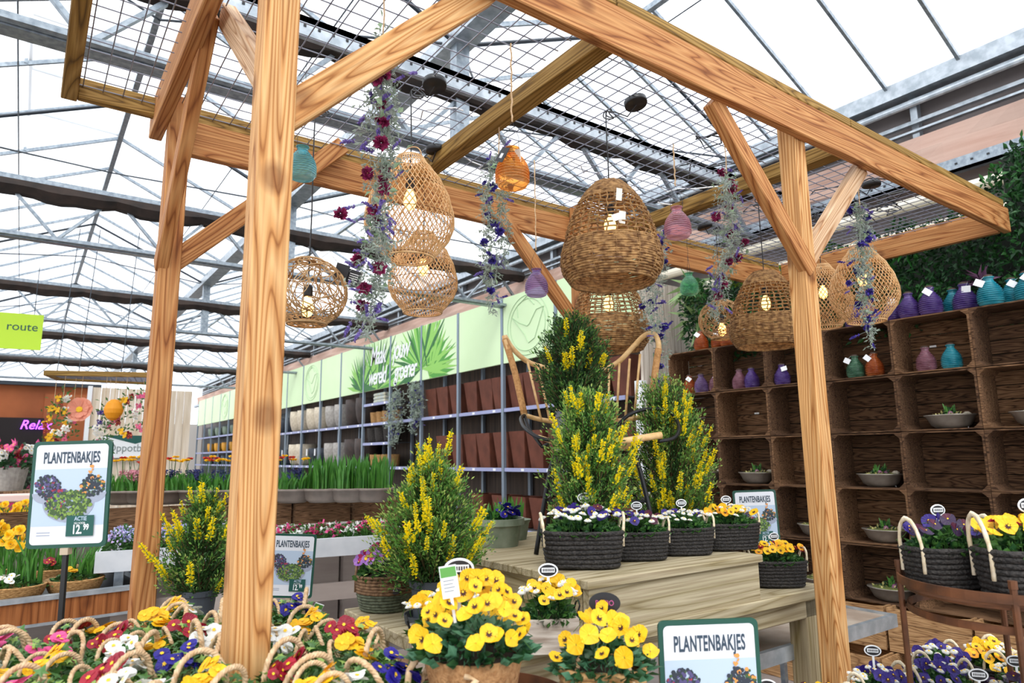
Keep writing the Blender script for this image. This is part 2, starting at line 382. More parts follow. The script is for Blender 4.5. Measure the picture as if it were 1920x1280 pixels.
# ================================================================ pergola
pg = empty('pergola', (.45, 1.67, 0), 0, 'orange larch timber pergola with braced posts and a wire mesh roof', 'pergola')
PX0, PX1, PYa, PYb = .45, 2.85, 1.67, 3.2
for i, (x, y, m) in enumerate(((PX0, PYa, larch), (PX0, PYb, larch2), (PX1, PYa, larch), (PX1, PYb, larch2))):
    bar('post', (x, y, 0), (x, y, 3.22 if i != 0 else 3.5), .088, .088, m, pg)
def larchbar(p, q, w, h, m=larch2, n='beam'): return bar(n, p, q, w, h, m, pg)
larchbar((-.3, 1.60, 3.135), (5.27, 1.60, 3.135), .045, .17)
larchbar((.42, 3.22+.045, 3.075), (5.2, 3.265, 3.075), .045, .165, larch2)
larchbar((.38, .6, 3.17), (.38, 3.39, 3.17), .055, .17, larch2)
larchbar((5.22, 1.63, 3.135), (5.22, 3.24, 3.135), .045, .17, larch2)
def brace(p, q, m=larch, w=.05, h=.085): bar('brace', p, q, w, h, m, pg, up=V(0, 0, 1))
brace((.45, 1.66, 2.45), (1.10, 1.66, 3.10))
brace((.47, 1.68, 2.52), (.47, 2.42, 3.2), larch3)
brace((.42, 3.2, 2.43), (.42, 2.44, 3.2), larch2)
brace((.46, 3.2, 2.45), (1.22, 3.2, 3.21), larch2)
brace((2.86, 1.64, 2.42), (2.22, 1.64, 3.06), larch2)
brace((2.86, 1.66, 2.47), (3.47, 1.66, 3.08), larch3)
brace((2.82, 3.2, 2.42), (2.2, 3.2, 3.06), larch2)
for i, x0 in enumerate((0., 1.63, 3.26)):
    x1 = x0+1.62
    if i == 2: x1 = 5.2
    t = .045; za, zb = 3.185, 3.235; y0, y1 = 1.585, 3.3
    fr = bar('mesh_frame', (x0, 1.60, 3.243), (x1, 1.60, 3.243), t, .045, olive, pg)
    bar('mesh_frame', (x0+.06*(i == 0), y1-t/2, 3.187), (x1, y1-t/2, 3.187), t, .09, olive, pg)
    if i == 0: bar('mesh_frame', (x0+.03, y0+t, 3.185), (x0+.03, y1, 3.185), .06, .1, olive, pg)
    w = MB(); x = x0+t+.03
    while x < x1-t: w.tube([(x, y0+.02, 3.19), (x, y1-.02, 3.19)], .0026, 5); x += .075
    y = y0+t+.02
    while y < y1-t: w.tube([(x0+.02, y, 3.195), (x1-.02, y, 3.195)], .0026, 5); y += .08
    w.build('wire_mesh', wire, pg, loc=(-.45, -1.67, 0))
# olive cross pieces under the mesh, one per panel joint
for x in (1.66, 3.30): bar('cross_beam', (x, 1.62, 3.15), (x, 3.25, 3.15), .085, .08, olive, pg)
# cables laid over the mesh
cb = MB(); rr = random.Random(3)
for k in range(9):
    p = V(2.6+rr.random()*2.2, 1.8+rr.random()*1.2, 3.21); pts = [p.copy()]
    for j in range(14):
        p = p+V(rr.uniform(-.14, .14), rr.uniform(-.12, .12), 0); p.x = min(5.1, max(2.4, p.x)); p.y = min(3.2, max(1.7, p.y)); pts.append(V(p.x, p.y, 3.205+rr.random()*.02))
    cb.tube(pts, .004, 5)
o = cb.build('power_cable', blackp); tag(o, 'tangle of black power cables lying on the mesh roof of the pergola', 'cable', kind='stuff')
cb = MB()
for k in range(5):
    p = V(1.2+k*.5, 2.6+rr.random()*.4, 3.21); pts = [p.copy()]
    for j in range(10):
        p = p+V(rr.uniform(-.05, .16), rr.uniform(-.1, .1), 0); p.y = min(3.2, max(1.8, p.y)); pts.append(V(p.x, p.y, 3.205+rr.random()*.02))
    cb.tube(pts, .004, 5)
o = cb.build('string_light_cable', white); tag(o, 'thin white cable looped over the middle of the mesh roof', 'cable')
# ================================================================ hanging lamps
rat = mat('rattan', '#e3bc8a', .6, 0, '#c4955c', 30)
rat_dk = mat('rattan_seam', '#7a4f28', .7)
abaca = mat('seagrass_rope', '#b48b58', .85, 0, '#6f4b29', 40, .8)
twig = mat('twig', '#c9a578', .75, 0, '#9b7446', 22)
bulbm = mat('lit_bulb', '#ffd9a0', .3, emis='#ffc065', es=5)
amber = mat('amber_glass', '#f0a848', .1, emis='#ff9d2e', es=1.4, alpha=.55)
tagm = mat('black_card', '#1c1c20', .5)
cream = mat('cream_card', '#ece6d8', .6)
def drop_shade(W=.188, H=.45, n=44, tw=1.1):
    prof = [(.00, .30), (.05, .36), (.12, .5), (.25, .72), (.42, .9), (.58, .99), (.68, 1.), (.8, .9), (.9, .72), (.97, .57), (1., .55)]
    def R(t):
        for (a, ra), (b, rb) in zip(prof, prof[1:]):
            if t <= b: u = (t-a)/(b-a); u = u*.5+.5*(u*u*(3-2*u)); return W*(ra+(rb-ra)*u)
        return W*.55
    m = MB(); K = 26
    for s in (1, -1):
        for i in range(n):
            a0 = 2*pi*i/n; pts = []
            for j in range(K+1):
                t = j/K; a = a0+s*tw*t*1.5; r = R(t)+s*.0012; pts.append((r*cos(a), r*sin(a), -H*t))
            m.tube(pts, .0023, 4, cap=False)
    for t, rr_ in ((0, .003), (1., .0045)):
        r = R(t); m.tube([(r*cos(a*2*pi/32), r*sin(a*2*pi/32), -H*t) for a in range(32)], rr_, 6, closed=True)
    for t in (.03, .33, .62, .985):
        r = R(t)+.001; m.tube([(r*cos(a*2*pi/40), r*sin(a*2*pi/40), -H*t) for a in range(40)], .0018, 4, closed=True, k=1)
    m.tube([(.06*cos(a), 0, .05*sin(a)) for a in np.linspace(0, pi, 12)], .0025, 5)
    return mesh_of(m, 'woven_shade', [rat, rat_dk], True)
def ball_shade(R=.14):
    m = MB(); q = random.Random(5)
    for i in range(95):
        ax = Vector((q.gauss(0, 1), q.gauss(0, 1), q.gauss(0, .8))).normalized(); o = ax.orthogonal().normalized(); b = ax.cross(o); off = q.uniform(-.5, .5)
        a0 = q.random()*6.28; span = q.uniform(1.2, 3.4); pts = []; ph = q.random()*6
        for j in range(20):
            a = a0+span*j/19; w = off+.12*sin(a*4+ph); v = (o*cos(a)+b*sin(a))*sqrt(max(.05, 1-w*w))+ax*w
            v = v.normalized()*R*(1+q.uniform(-.008, .01)); v.z = v.z*.92
            if v.z < -R*.84: v.z = -R*.84
            if v.z > R*.86: v.z = R*.86
            pts.append(v)
        m.tube(pts, .0021, 4, cap=False)
    for z, r in ((-.84*R, .5*R), (.86*R, .36*R)):
        m.tube([(r*cos(a*2*pi/28), r*sin(a*2*pi/28), z) for a in range(28)], .004, 6, closed=True)
    return mesh_of(m, 'twig_shade', twig, True)
def bell_shade(R=.222, H=.455):
    prof = [(0, .30), (.03, .36), (.1, .5), (.2, .63), (.35, .78), (.5, .88), (.62, .93), (.72, .99), (.82, 1.), (.9, .96), (1., .82)]
    def rad(t):
        for (a, ra), (b, rb) in zip(prof, prof[1:]):
            if t <= b: return R*(ra+(rb-ra)*(t-a)/(b-a))
        return R*.82
    m = MB(); q = random.Random(8); N = 72
    def ring(t, rr, wob=.002):
        ph = q.random()*9; pts = []
        for a in range(N):
            r = rad(t)+wob*sin(a*1.7+ph); pts.append((r*cos(a*2*pi/N), r*sin(a*2*pi/N), -H*t+wob*.6*sin(a*.9+ph)))
        m.tube(pts, rr, 5, closed=True)
    t = 0.
    while t < .2: ring(t, .0048); t += .019
    t = .23
    while t < .6: ring(t, .0036, .003); t += .05
    t = .63
    while t < 1.: ring(t, .0055, .0025); t += .022
    ring(1., .007)
    for i in range(30):
        a0 = 2*pi*i/30; pts = []
        for j in range(22):
            tt = .17+.47*j/21; a = a0+.02*sin(j*1.3+i); r = rad(tt)+.005*(1 if (j % 2) else -1); pts.append((r*cos(a), r*sin(a), -H*tt))
        m.tube(pts, .0036, 5, cap=False)
    for i in range(14):
        a = 2*pi*i/14+.1; m.tube([((rad(tt)+.006)*cos(a), (rad(tt)+.006)*sin(a), -H*tt) for tt in np.linspace(.62, 1, 9)], .0018, 4)
    return mesh_of(m, 'rope_shade', abaca, True)
cyl = MB().lathe([(.075, -.06), (.1, -.09), (.125, -.22)], 28, cap0=False)
LM = dict(drop=drop_shade(), ball=ball_shade(), bell=bell_shade())
sock = mesh_of(MB().lathe([(.004, .0), (.016, -.004), (.02, -.012), (.02, -.05), (.017, -.055)], 14, cap1=True), 'lamp_socket', blackp, True)
blb = mesh_of(MB().lathe([(.012, 0), (.014, -.012), (.022, -.03), (.027, -.05), (.026, -.07), (.018, -.088), (.004, -.096)], 16, cap1=True), 'light_bulb', bulbm, True)
can = mesh_of(MB().lathe([(.05, 0), (.052, .004), (.052, .024), (.046, .028)], 28, cap1=True), 'ceiling_canopy', blackp, True)
def lamp(kind, pc, top, W, label, lit=1., canp=None, cats=None):
    """pc = centre pixel of the shade, top = the pixel where its cord leaves the mesh"""
    q = atZ(top[0], top[1], 3.2); P = atD(pc[0], pc[1], (q-V(0, 0, CH)).dot(Vector(_F)))
    half = {'drop': .188, 'ball': .14, 'bell': .222}[kind]; H = {'drop': .44, 'ball': .24, 'bell': .455}[kind]; s = W/2/half
    zt = P.z+H*s/2; t = empty('pendant_lamp', (q.x, q.y, zt), 0, label, 'lamp', 'woven pendant lamps hanging from the pergola')
    dz = 0 if kind != 'ball' else -.12*s
    inst('woven_shade' if kind == 'drop' else 'rope_shade' if kind == 'bell' else 'twig_shade', LM[kind], t, (0, 0, dz), (0, 0, rnd.random()*6), s)
    m = MB(); pts = [(0, 0, -.07*s)]+[(0.002*sin(i), 0, (3.19-zt)*i/6) for i in range(7)]
    m.tube(pts, .0032, 6); cz = 3.19-zt
    for k in range(2): m.tube([(.035+.03*cos(a), .02*k+.01*sin(a*2), cz-.0+.02*sin(a)) for a in np.linspace(0, 6, 16)], .0032, 5)
    if canp:
        c = atZ(canp[0], canp[1], 3.17); cl = (c.x-q.x, c.y-q.y, 3.165-zt)
        m.tube([(0, 0, cz), (cl[0]*.3, cl[1]*.3, cz-.02), (cl[0]*.7, cl[1]*.7, cl[2]-.04), (cl[0], cl[1], cl[2])], .0032, 5)
        inst('ceiling_canopy', can, t, cl, (rnd.uniform(-.25, .25), rnd.uniform(-.25, .25), 0))
    m.build('power_cord', blackp, t)
    bz = -.09*s-(.0 if kind != 'ball' else .0)
    inst('lamp_socket', sock, t, (0, 0, bz)); inst('light_bulb', blb, t, (0, 0, bz-.05))
    l = bpy.data.lights.new('bulb_light', 'POINT'); l.energy = 2.6*lit; l.color = (1, .62, .28); l.shadow_soft_size = .03
    lo = bpy.data.objects.new('bulb_light', l); C.objects.link(lo); lo.parent = t; lo.location = (0, 0, bz-.1)
    return t
la = lamp('drop', (772, 402), (772, 165), .375, 'tall drop-shaped woven rattan lamp hanging higher, partly behind the longest flower garland', 1, (815, 160))
lamp('drop', (796, 520), (796, 290), .355, 'round-bottomed woven rattan lamp hanging lowest, half behind the tall drop-shaped one', 1, (817, 283))
lb = lamp('ball', (584, 563), (592, 200), .335, 'round openwork twig ball lamp with a black card tag, beside the front corner post', .8)
lc = lamp('bell', (1148, 450), (1136, 205), .45, 'large bell-shaped rope lamp with white tags in the middle of the pergola', 1.6, (1193, 195))
lamp('bell', (1133, 590), (1133, 345), .45, 'bell-shaped rope lamp hanging low behind the chair, just under the large tagged one', .5, (1160, 347))
lamp('ball', (1345, 606), (1342, 424), .31, 'round twig ball lamp hanging in front of the orange bottles and green wall', .6, (1322, 426))
lamp('bell', (1428, 587), (1421, 368), .445, 'bell-shaped rope lamp with a glowing bulb, left of the right-hand post', 1.6)
lamp('drop', (1602, 540), (1600, 350), .375, 'drop-shaped woven rattan lamp with a blue flower garland hanging before it', 1, (1634, 348))
lamp('drop', (1530, 560), (1530, 400), .35, 'drop-shaped woven rattan lamp half hidden behind the right-hand post', .6)
# shop tags on two lamps
m = MB(); m.box((0, -.001, -.075), (.06, .001, 0)); m.box((.055, .012, -.08), (.12, .014, -.01)); m.tube([(-.03, 0, .02), (0, 0, 0)], .001, 4)
tg = m.build('card_tag', tagm, lb, (.11, -.05, .0), rot=(.2, .3, -.5))
for i in range(4): MB().box((.065, .0105, -.03-.01*i), (.105, .0115, -.027-.01*i)).build('printed_line', white, tg)
for dx, dz, sx, a in ((-.16, -.23, .05, -.35), (-.12, -.1, .026, .1), (-.11, -.2, .03, .1)):
    MB().box((0, -.001, -.03 if sx > .04 else -.055), (sx, .001, 0)).build('price_tag', cream, lc, (dx-.0, -.17, dz), rot=(0, a, -.4))
# ================================================================ ribbed glass bottles
def glassmat(name, c, c2, a=.72):
    m = mat(name, c, .08, 0, c2, 9, alpha=1, spec=.8); n = m.node_tree; p = n.nodes['Principled BSDF']
    tr = n.nodes.new('ShaderNodeBsdfTransparent'); tr.inputs[0].default_value = lin(c2); mx = n.nodes.new('ShaderNodeMixShader'); lw = n.nodes.new('ShaderNodeLayerWeight'); lw.inputs[0].default_value = .35
    mr = n.nodes.new('ShaderNodeMapRange'); mr.inputs[3].default_value = .16 if a < .8 else .5; mr.inputs[4].default_value = .85 if a < .8 else 1.
    n.links.new(lw.outputs['Facing'], mr.inputs[0]); n.links.new(mr.outputs[0], mx.inputs[0]); n.links.new(tr.outputs[0], mx.inputs[1]); n.links.new(p.outputs[0], mx.inputs[2]); n.links.new(mx.outputs[0], n.nodes['Material Output'].inputs[0]); return m
GL = dict(blue=glassmat('aqua_glass', '#5fb6c4', '#b9e8ee'), teal=glassmat('teal_glass', '#1c8fa3', '#63c4d0', .95), orange=glassmat('orange_glass', '#e08a2c', '#ffd08a'), copper=glassmat('copper_glass', '#a85226', '#d9824a', .95),
          purple=glassmat('lilac_glass', '#9a7fb8', '#d3c2e4'), violet=glassmat('violet_glass', '#5b3f8c', '#8f78ba', .95), pinkg=glassmat('pink_glass', '#cf9bad', '#f2d3dc'), rose=glassmat('rose_glass', '#8a5a68', '#c493a2', .9),
          green=glassmat('mint_glass', '#63b98c', '#c2efd8'), moss=glassmat('moss_glass', '#3f6b52', '#7fae90', .95))
def bottle_mesh(R, H, n=24):
    m = MB(); key = [(0, .72), (.03, .88), (.15, 1.), (.4, 1.), (.55, .9), (.68, .72), (.8, .5), (.86, .39), (.94, .38), (.96, .47), (.99, .48), (1., .4)]; N = 96; pr_ = [(R*.5, .004)]
    for i in range(N+1):
        t = i/N
        for (a, ra), (b, rb) in zip(key, key[1:]):
            if t <= b: u = (t-a)/(b-a); r = R*(ra+(rb-ra)*u); break
        if .12 < t < .8: w = sin((t-.12)/.68*2*pi*9.5); r *= 1+.07*(abs(w)**.6)*(1 if w > 0 else -1)
        pr_.append((r, H*t))
    pr_ += [(R*.3, H*.98), (R*.28, H*.8)]
    return m.lathe(pr_, n)
BM = {c: mesh_of(bottle_mesh(.062, .158), 'hanging_bottle', GL[c], True) for c in ('blue', 'orange', 'purple', 'pinkg', 'green')}
corkm = mat('dark_cork', '#4a3a30', .8)
def hbottle(c, px, top, W, label, tagc=None, twine=True, low=False):
    q = atZ(top[0], top[1], 3.2); P = atD(px[0], px[1], (q-V(0, 0, CH)).dot(Vector(_F))); s = W/.125; zb = P.z-.158*s/2
    o = inst('hanging_bottle', BM[c], None, (q.x, q.y, zb), (0, 0, rnd.random()*6), s); tag(o, label, 'bottle', 'ribbed glass bottles hung on twine')
    r = MB(); z1 = (3.2-zb)/s; H = .158; n0 = H*.9
    r.tube([(-.028, 0, n0-.01), (-.03, 0, n0+.05), (0, 0, n0+.13), (.03, 0, n0+.05), (.028, 0, n0-.01)], .0012, 4)
    r.tube([(.028*cos(a), .028*sin(a), n0-.01) for a in np.linspace(0, 6.28, 14)], .0012, 4)
    r.build('wire_handle', dsteel, o)
    r = MB(); pts = [(.002*sin(i*2.), .002*cos(i*1.4), n0+.125+(z1-n0-.125)*i/16) for i in range(17)]; r.tube(pts, .0035 if twine else .0012, 5)
    if twine:
        for i in range(14):
            z = n0+.14+(z1-n0-.15)*rnd.random(); r.tube([(0, 0, z), (rnd.uniform(-.008, .008), rnd.uniform(-.008, .008), z-.012)], .0005, 3)
    r.build('twine', jute if twine else dsteel, o)
    if tagc:
        m = MB(); m.box((-.001, -.03, -.06), (.001, .03, 0)); a = m.build('card_tag', tagm, o, (.0, -.045, n0), rot=(.5, .3, 1.2)); MB().box((-.002, -.01, -.045), (.0, .01, -.025)).build('printed_mark', white, a)
        MB().box((-.001, -.02, -.06), (.001, .02, 0)).build('price_tag', cream, o, (.04, -.03, n0-.01), rot=(.3, -.2, 1.))
    return o
hbottle('blue', (572, 320), (575, 113), .108, 'aqua blue ribbed glass bottle hanging beside the near corner post', twine=False)
hbottle('orange', (962, 332), (958, 82), .125, 'amber ribbed glass bottle hanging on twine with a black card tag', True)
hbottle('purple', (980, 540), (1002, 300), .118, 'lilac ribbed glass bottle hanging below the amber one', twine=True)
hbottle('pinkg', (1268, 426), (1262, 268), .13, 'pink ribbed glass bottle hanging right of the large rope lamp')
hbottle('green', (1272, 538), (1285, 400), .118, 'mint green ribbed glass bottle hanging in front of the slatted wall', twine=False)
# ================================================================ hanging garlands of dried-look flowers
sage = mat('sage_leaf', '#b4c0b4', .8, 0, '#8fa08e', 30, subs=.25); sage2 = mat('sage_stem', '#a9aea6', .8)
lav = mat('lavender', '#8f7cc4', .8, 0, '#6c58a8', 40); lav2 = mat('deep_violet', '#4a3aa4', .8, 0, '#33267e', 40); burg = mat('burgundy', '#a32560', .8, 0, '#741844', 40)
def ruffle(name, m, R=.02):
    b = MB(); q = np.random.RandomState(3); n = 70; d = q.normal(size=(n, 3)); d /= np.linalg.norm(d, axis=1, keepdims=True)
    b.leaves(d*R*.15, d, R*q.uniform(.7, 1.1, n), R*.75, fold=.1, rs=q); return mesh_of(b, name, m)
CARN = dict(b=ruffle('carnation', burg), v=ruffle('cornflower', lav2, .017))
def lavender_mesh(mt):
    b = MB(); b.tube([(0, 0, 0), (.002, 0, .04), (0, .002, .09)], .0009, 4, k=0); q = np.random.RandomState(4); P = []; D = []
    for i in range(60):
        z = .03+.06*q.rand(); a = q.rand()*6.28; P.append((0, 0, z)); D.append((cos(a), sin(a), .9))
    b.leaves(P, D, .012, .008, k=1, rs=q); return mesh_of(b, 'lavender_sprig', [sage2, mt])
LAVM = dict(l=lavender_mesh(lav), v=lavender_mesh(lav2))
def garland(pts, D, label, fl='b', n=8, wid=.075, nlav=26, strands=5, dens=1., twine_top=None, grp='flower garlands hanging from the pergola', leafy=1.):
    """pts = pixels down the garland at depth D"""
    q = np.random.RandomState(abs(hash(label)) % 9999 if 0 else len(label)*37+n); P = [np.array(atD(x, y, D)) for x, y in pts]
    o = P[0].copy(); g = empty('flower_garland', o, 0, label, 'garland', grp); P = [p-o for p in P]
    seg = [np.linalg.norm(b-a) for a, b in zip(P, P[1:])]; Lt = sum(seg)
    def at(u):
        d = u*Lt
        for a, b, l in zip(P, P[1:], seg):
            if d <= l: return a+(b-a)*d/l
            d -= l
        return P[-1]
    st = MB(); lf = MB()
    if twine_top is not None:
        tz = 3.2-o[2]; st.tube([(0, 0, 0), (.004, 0, tz*.5), (0, 0, tz)], .003, 5, k=1)
    LP = []; LD = []
    for s in range(strands):
        off = q.normal(size=3)*wid*.45; u0 = q.uniform(0, .15)*(s > 0); u1 = q.uniform(.6, 1.) if s else 1.; pts2 = []
        for j in range(26):
            u = u0+(u1-u0)*j/25; w = min(1, u*5)*(1-.75*max(0, u-.6)/.4); pts2.append(at(u)+off*w+q.normal(size=3)*.007)
        st.tube(pts2, .0011, 4)
        for j, p in enumerate(pts2):
            for c in range(max(2, int(3.2*dens))):
                a = q.normal(size=3); a[2] = a[2]*.5-.3; a /= np.linalg.norm(a); e = p+a*q.uniform(.02, .05)*(wid/.07); st.tube([p, (p+e)/2+np.array([0, 0, .004]), e], .0007, 3, cap=False)
                for c2 in range(4):
                    LP.append(p+(e-p)*q.uniform(.2, 1)); b = a*.5+q.normal(size=3)*.7; LD.append(b)
    k = len(LP); lf.leaves(LP, LD, q.uniform(.012, .028, k)*leafy, q.uniform(.004, .01, k)*leafy, rs=q)
    nb = 24; uu = q.rand(nb)*.85; lf.leaves([at(u)+q.normal(size=3)*wid*.35 for u in uu], q.normal(size=(nb, 3)), .034, .02, k=1, rs=q)
    st.build('stem', [sage2, jute], g); lf.build('leaves', [sage, mat('big_sage_leaf', '#a3bb98', .7, 0, '#86a37e', 20, subs=.2)], g)
    for i in range(n):
        u = (i+.5)/n*.9; p = at(u)+q.normal(size=3)*wid*.42*(1 if u < .7 else .5); inst('carnation' if fl[i % len(fl)] == 'b' else 'cornflower', CARN[fl[i % len(fl)]], g, p, q.uniform(0, 6, 3), q.uniform(.95, 1.35))
    for i in range(nlav):
        u = q.rand()*.97; p = at(u)+q.normal(size=3)*wid*.45*(1 if u < .7 else .5); inst('lavender_sprig', LAVM['l' if 'b' in fl or i % 2 else 'v'], g, p, (q.uniform(.6, 2.9), 0, q.uniform(0, 6)), q.uniform(.6, 1.))
    return g
garland([(718, 65), (712, 120), (716, 210), (720, 300), (714, 370), (700, 440)], 2.35, 'longest garland of burgundy and lavender flowers, hanging in front of the tall rattan lamp', 'b', 15, .075, 34, 6, twine_top=1)
garland([(700, 400), (690, 470), (688, 540), (685, 625)], 2.35, 'lower garland tail of lavender and burgundy flowers beside the twig ball lamp', 'b', 6, .075, 24, 5, dens=.8)
garland([(935, 290), (920, 360), (928, 430), (922, 500), (925, 585)], 3.12, 'narrow garland of violet cornflowers hanging left of the amber bottle', 'v', 11, .06, 24, 5, twine_top=1)
garland([(1240, 430), (1235, 500), (1215, 570), (1240, 650), (1240, 730)], 3.6, 'garland of violet flowers hanging between the rope lamp and the slatted wall', 'v', 12, .075, 26, 5, dens=.8)
garland([(1362, 325), (1368, 400), (1372, 470), (1352, 520), (1345, 590)], 3.5, 'garland of burgundy and lavender flowers left of the braced right post', 'b', 12, .085, 28, 6, twine_top=1)
garland([(1612, 385), (1618, 440), (1612, 500), (1620, 560), (1636, 650)], 3.75, 'garland of deep blue flowers hanging over the right rattan lamp', 'v', 12, .075, 22, 5, twine_top=1)
# ================================================================ shelving wall with the green sign boards
limeg = mat('pale_green_board', '#d6edc0', .6, 0, '#cfe8b8', 1, emis='#d6edc0', es=.0); logog = mat('logo_line', '#a9c79c', .6)
slat = mat('shelf_slate', '#5d6064', .5, .4); lilac = mat('shelf_edge', '#9a9fc4', .5); upm = mat('upright_steel', '#8795a3', .45, .5)
SX = 6.0; ups = [5.93+1.336*i for i in range(20)]
rk = empty('shelving_rack', (SX, 6, 0), 0, 'long steel shelving rack under the pale green sign boards', 'shelving')
for y in ups[1:12]:
    m = MB(); m.box((-.0, -.03, 0), (.05, .03, 4.08)); m.box((.5, -.03, 0), (.55, .03, 4.08)); m.build('upright', upm, rk, (-.02, y-6, 0))
for i, y in enumerate(ups[:11]):
    for z in ((2.33, 1.43, .55) if i not in (5,) else (2.75, 2.33, 1.92, 1.43, .55)):
        m = MB(); m.box((.0, .03, -.015), (.55, 1.3, .0)); m.box((-.012, .03, -.05), (.004, 1.3, .005), k=1)
        for j in range(2): m.box((-.016, .2+.6*j, -.042), (-.012, .27+.6*j, -.005), k=2)
        m.build('shelf', [slat, lilac, white], rk, (0, y-6, z))
MB().box((.56, 0, 0), (.6, 15, 4.0)).build('back_panel', mat('dark_backing', '#3a302b', .8, 0, '#55473c', 3, stretch=(1, 6, .3)), rk, (0, 0, 0))
rk2 = empty('shelving_rack', (SX, 24, 0), 0, 'distant steel shelving rack of small glazed pots beyond the pale boards', 'shelving')
for y in ups[12:]:
    m = MB(); m.box((-.0, -.03, 0), (.05, .03, 4.08)); m.build('upright', upm, rk2, (-.02, y-24, 0))
for i, y in enumerate(ups[12:-1]):
    for z in (2.5, 1.9, 1.43, .9):
        m = MB(); m.box((.0, .03, -.015), (.55, 1.3, .0)); m.box((-.012, .03, -.05), (.004, 1.3, .005), k=1); m.build('shelf', [slat, lilac], rk2, (0, y-24, z))
MB().box((.56, -3, 0), (.6, 9, 3.0)).build('back_panel', dsteel, rk2)
palmg = [mat('palm_green', '#4f9a3a', .6), mat('palm_light', '#8cc65c', .6), mat('palm_dark', '#2c6b33', .6)]
def logo(par, y0, y1, z0, z1):
    m = MB(); cy, cz = (y0+y1)/2, (z0+z1)/2; a, b = (y1-y0)*.40, (z1-z0)*.44
    def L(ps, r=.008): m.tube([(-.014, cy+u*a, cz+v*b) for u, v in ps], r, 4)
    for sc in (1., .86): L([(sc*cos(t), sc*sin(t)) for t in np.linspace(0, 6.2832, 50)], .007)
    L([(.75, .35), (.35, .1), (.0, -.05), (-.1, .0), (-.45, .42), (-.8, .45), (-.35, -.5), (-.05, -.62), (.15, -.3), (.75, .35)])
    L([(.45, .3), (.5, .7), (.0, .95), (-.35, .6)])
    m.build('tulip_logo', logog, par)
q = random.Random(2)
for i in range(19):
    y0, y1 = ups[i]+.035, ups[i+1]-.035
    if i == 0: y0 = ups[0]-.3
    d = 'far' if i > 11 else ''
    nm = {3: 'palm-leaf sign board above terracotta pots, right end of the printed leaves', 4: 'palm-leaf sign board lettered jouw groener', 5: 'palm-leaf sign board lettered Maak wereld', 6: 'palm-leaf sign board at the left end of the printed leaves'}.get(i)
    if not nm:
        nm = 'pale green sign board with tulip logo, nearest to the white slatted wall' if i == 1 else 'small-looking pale green sign board with tulip logo, above beige pots' if i == 8 else 'plain pale green sign board above the terracotta pots' if i == 2 else f'plain pale green sign board, {ORD[i-1]} from the near end of the rack'
    o = MB().box((SX-.012, y0, 3.03), (SX+.03, y1, 4.07), bev=.003).build('sign_board', limeg); tag(o, nm, 'sign', 'pale green boards over the shelving rack')
    if i in (1, 8, 15): logo(o, y0, y1, 3.03, 4.07)
    if i in (1, 8, 15):
        for c in o.children: c.location = (SX, 0, 0)
    if i in (3, 4, 5, 6):
        m = MB(); full = [ (2+.15, 5.9) ]
        # palm fans: long thin blades from two hearts, clipped to this board
        for (hy, hz, n_, Lm, a0, a1) in ((ups[5]+.6, 3.02, 30, 1.5, -.1, 3.24), (ups[4]-.0, 3.25, 34, 1.55, -.3, 3.4), (ups[6]+.1, 3.05, 22, .95, .2, 3.3), (ups[4]-.3, 3.1, 22, 1.25, 1.2, 4.2)):
            for b in range(n_):
                an = a0+(a1-a0)*b/n_+q.uniform(-.04, .04); L0 = Lm*q.uniform(.6, 1.)
                dy, dz = cos(an), sin(an); w = q.uniform(.03, .06); k = q.choice((0, 0, 1, 1, 2)); poly = []
                ps = [(hy, hz), (hy+dy*L0*.55-dz*w, hz+dz*L0*.55+dy*w), (hy+dy*L0, hz+dz*L0), (hy+dy*L0*.55+dz*w, hz+dz*L0*.55-dy*w)]
                def clip(P, f, v):
                    R_ = []
                    for a, b2 in zip(P, P[1:]+P[:1]):
                        fa, fb = f(a)-v, f(b2)-v
                        if fa >= 0: R_.append(a)
                        if fa*fb < 0: t = fa/(fa-fb); R_.append((a[0]+(b2[0]-a[0])*t, a[1]+(b2[1]-a[1])*t))
                    return R_
                P_ = ps
                for f, v in ((lambda p: p[0], y0), (lambda p: -p[0], -y1), (lambda p: p[1], 3.035), (lambda p: -p[1], -4.065)):
                    P_ = clip(P_, f, v)
                    if len(P_) < 3: break
                if len(P_) >= 3: m.raw([(SX-.0135-.00004*(b+k*30), a, c) for a, c in P_], [tuple(range(len(P_)))], k=k)
        if m.n: m.build('printed_palm_leaves', palmg, o)
# the lettering, one word per board half
def wtext(body, y, z, size):
    t = text('lettering', body, white, None, (SX-.022, y, z), (pi/2, 0, -pi/2), size, .72 if len(body) < 7 else .68, .001, shear=.3, bold=.007, space=.86); return t
wd = [o for o in C.objects if o.name.startswith('sign_board')]
for body, i, dy, z in (('Maak', 5, .6, 3.74), ('wereld', 5, .62, 3.3), ('jouw', 4, .85, 3.74), ('groener', 4, .66, 3.3)):
    t = wtext(body, ups[i]+dy, z, .56 if len(body) < 5 else .5); t.parent = wd[i]
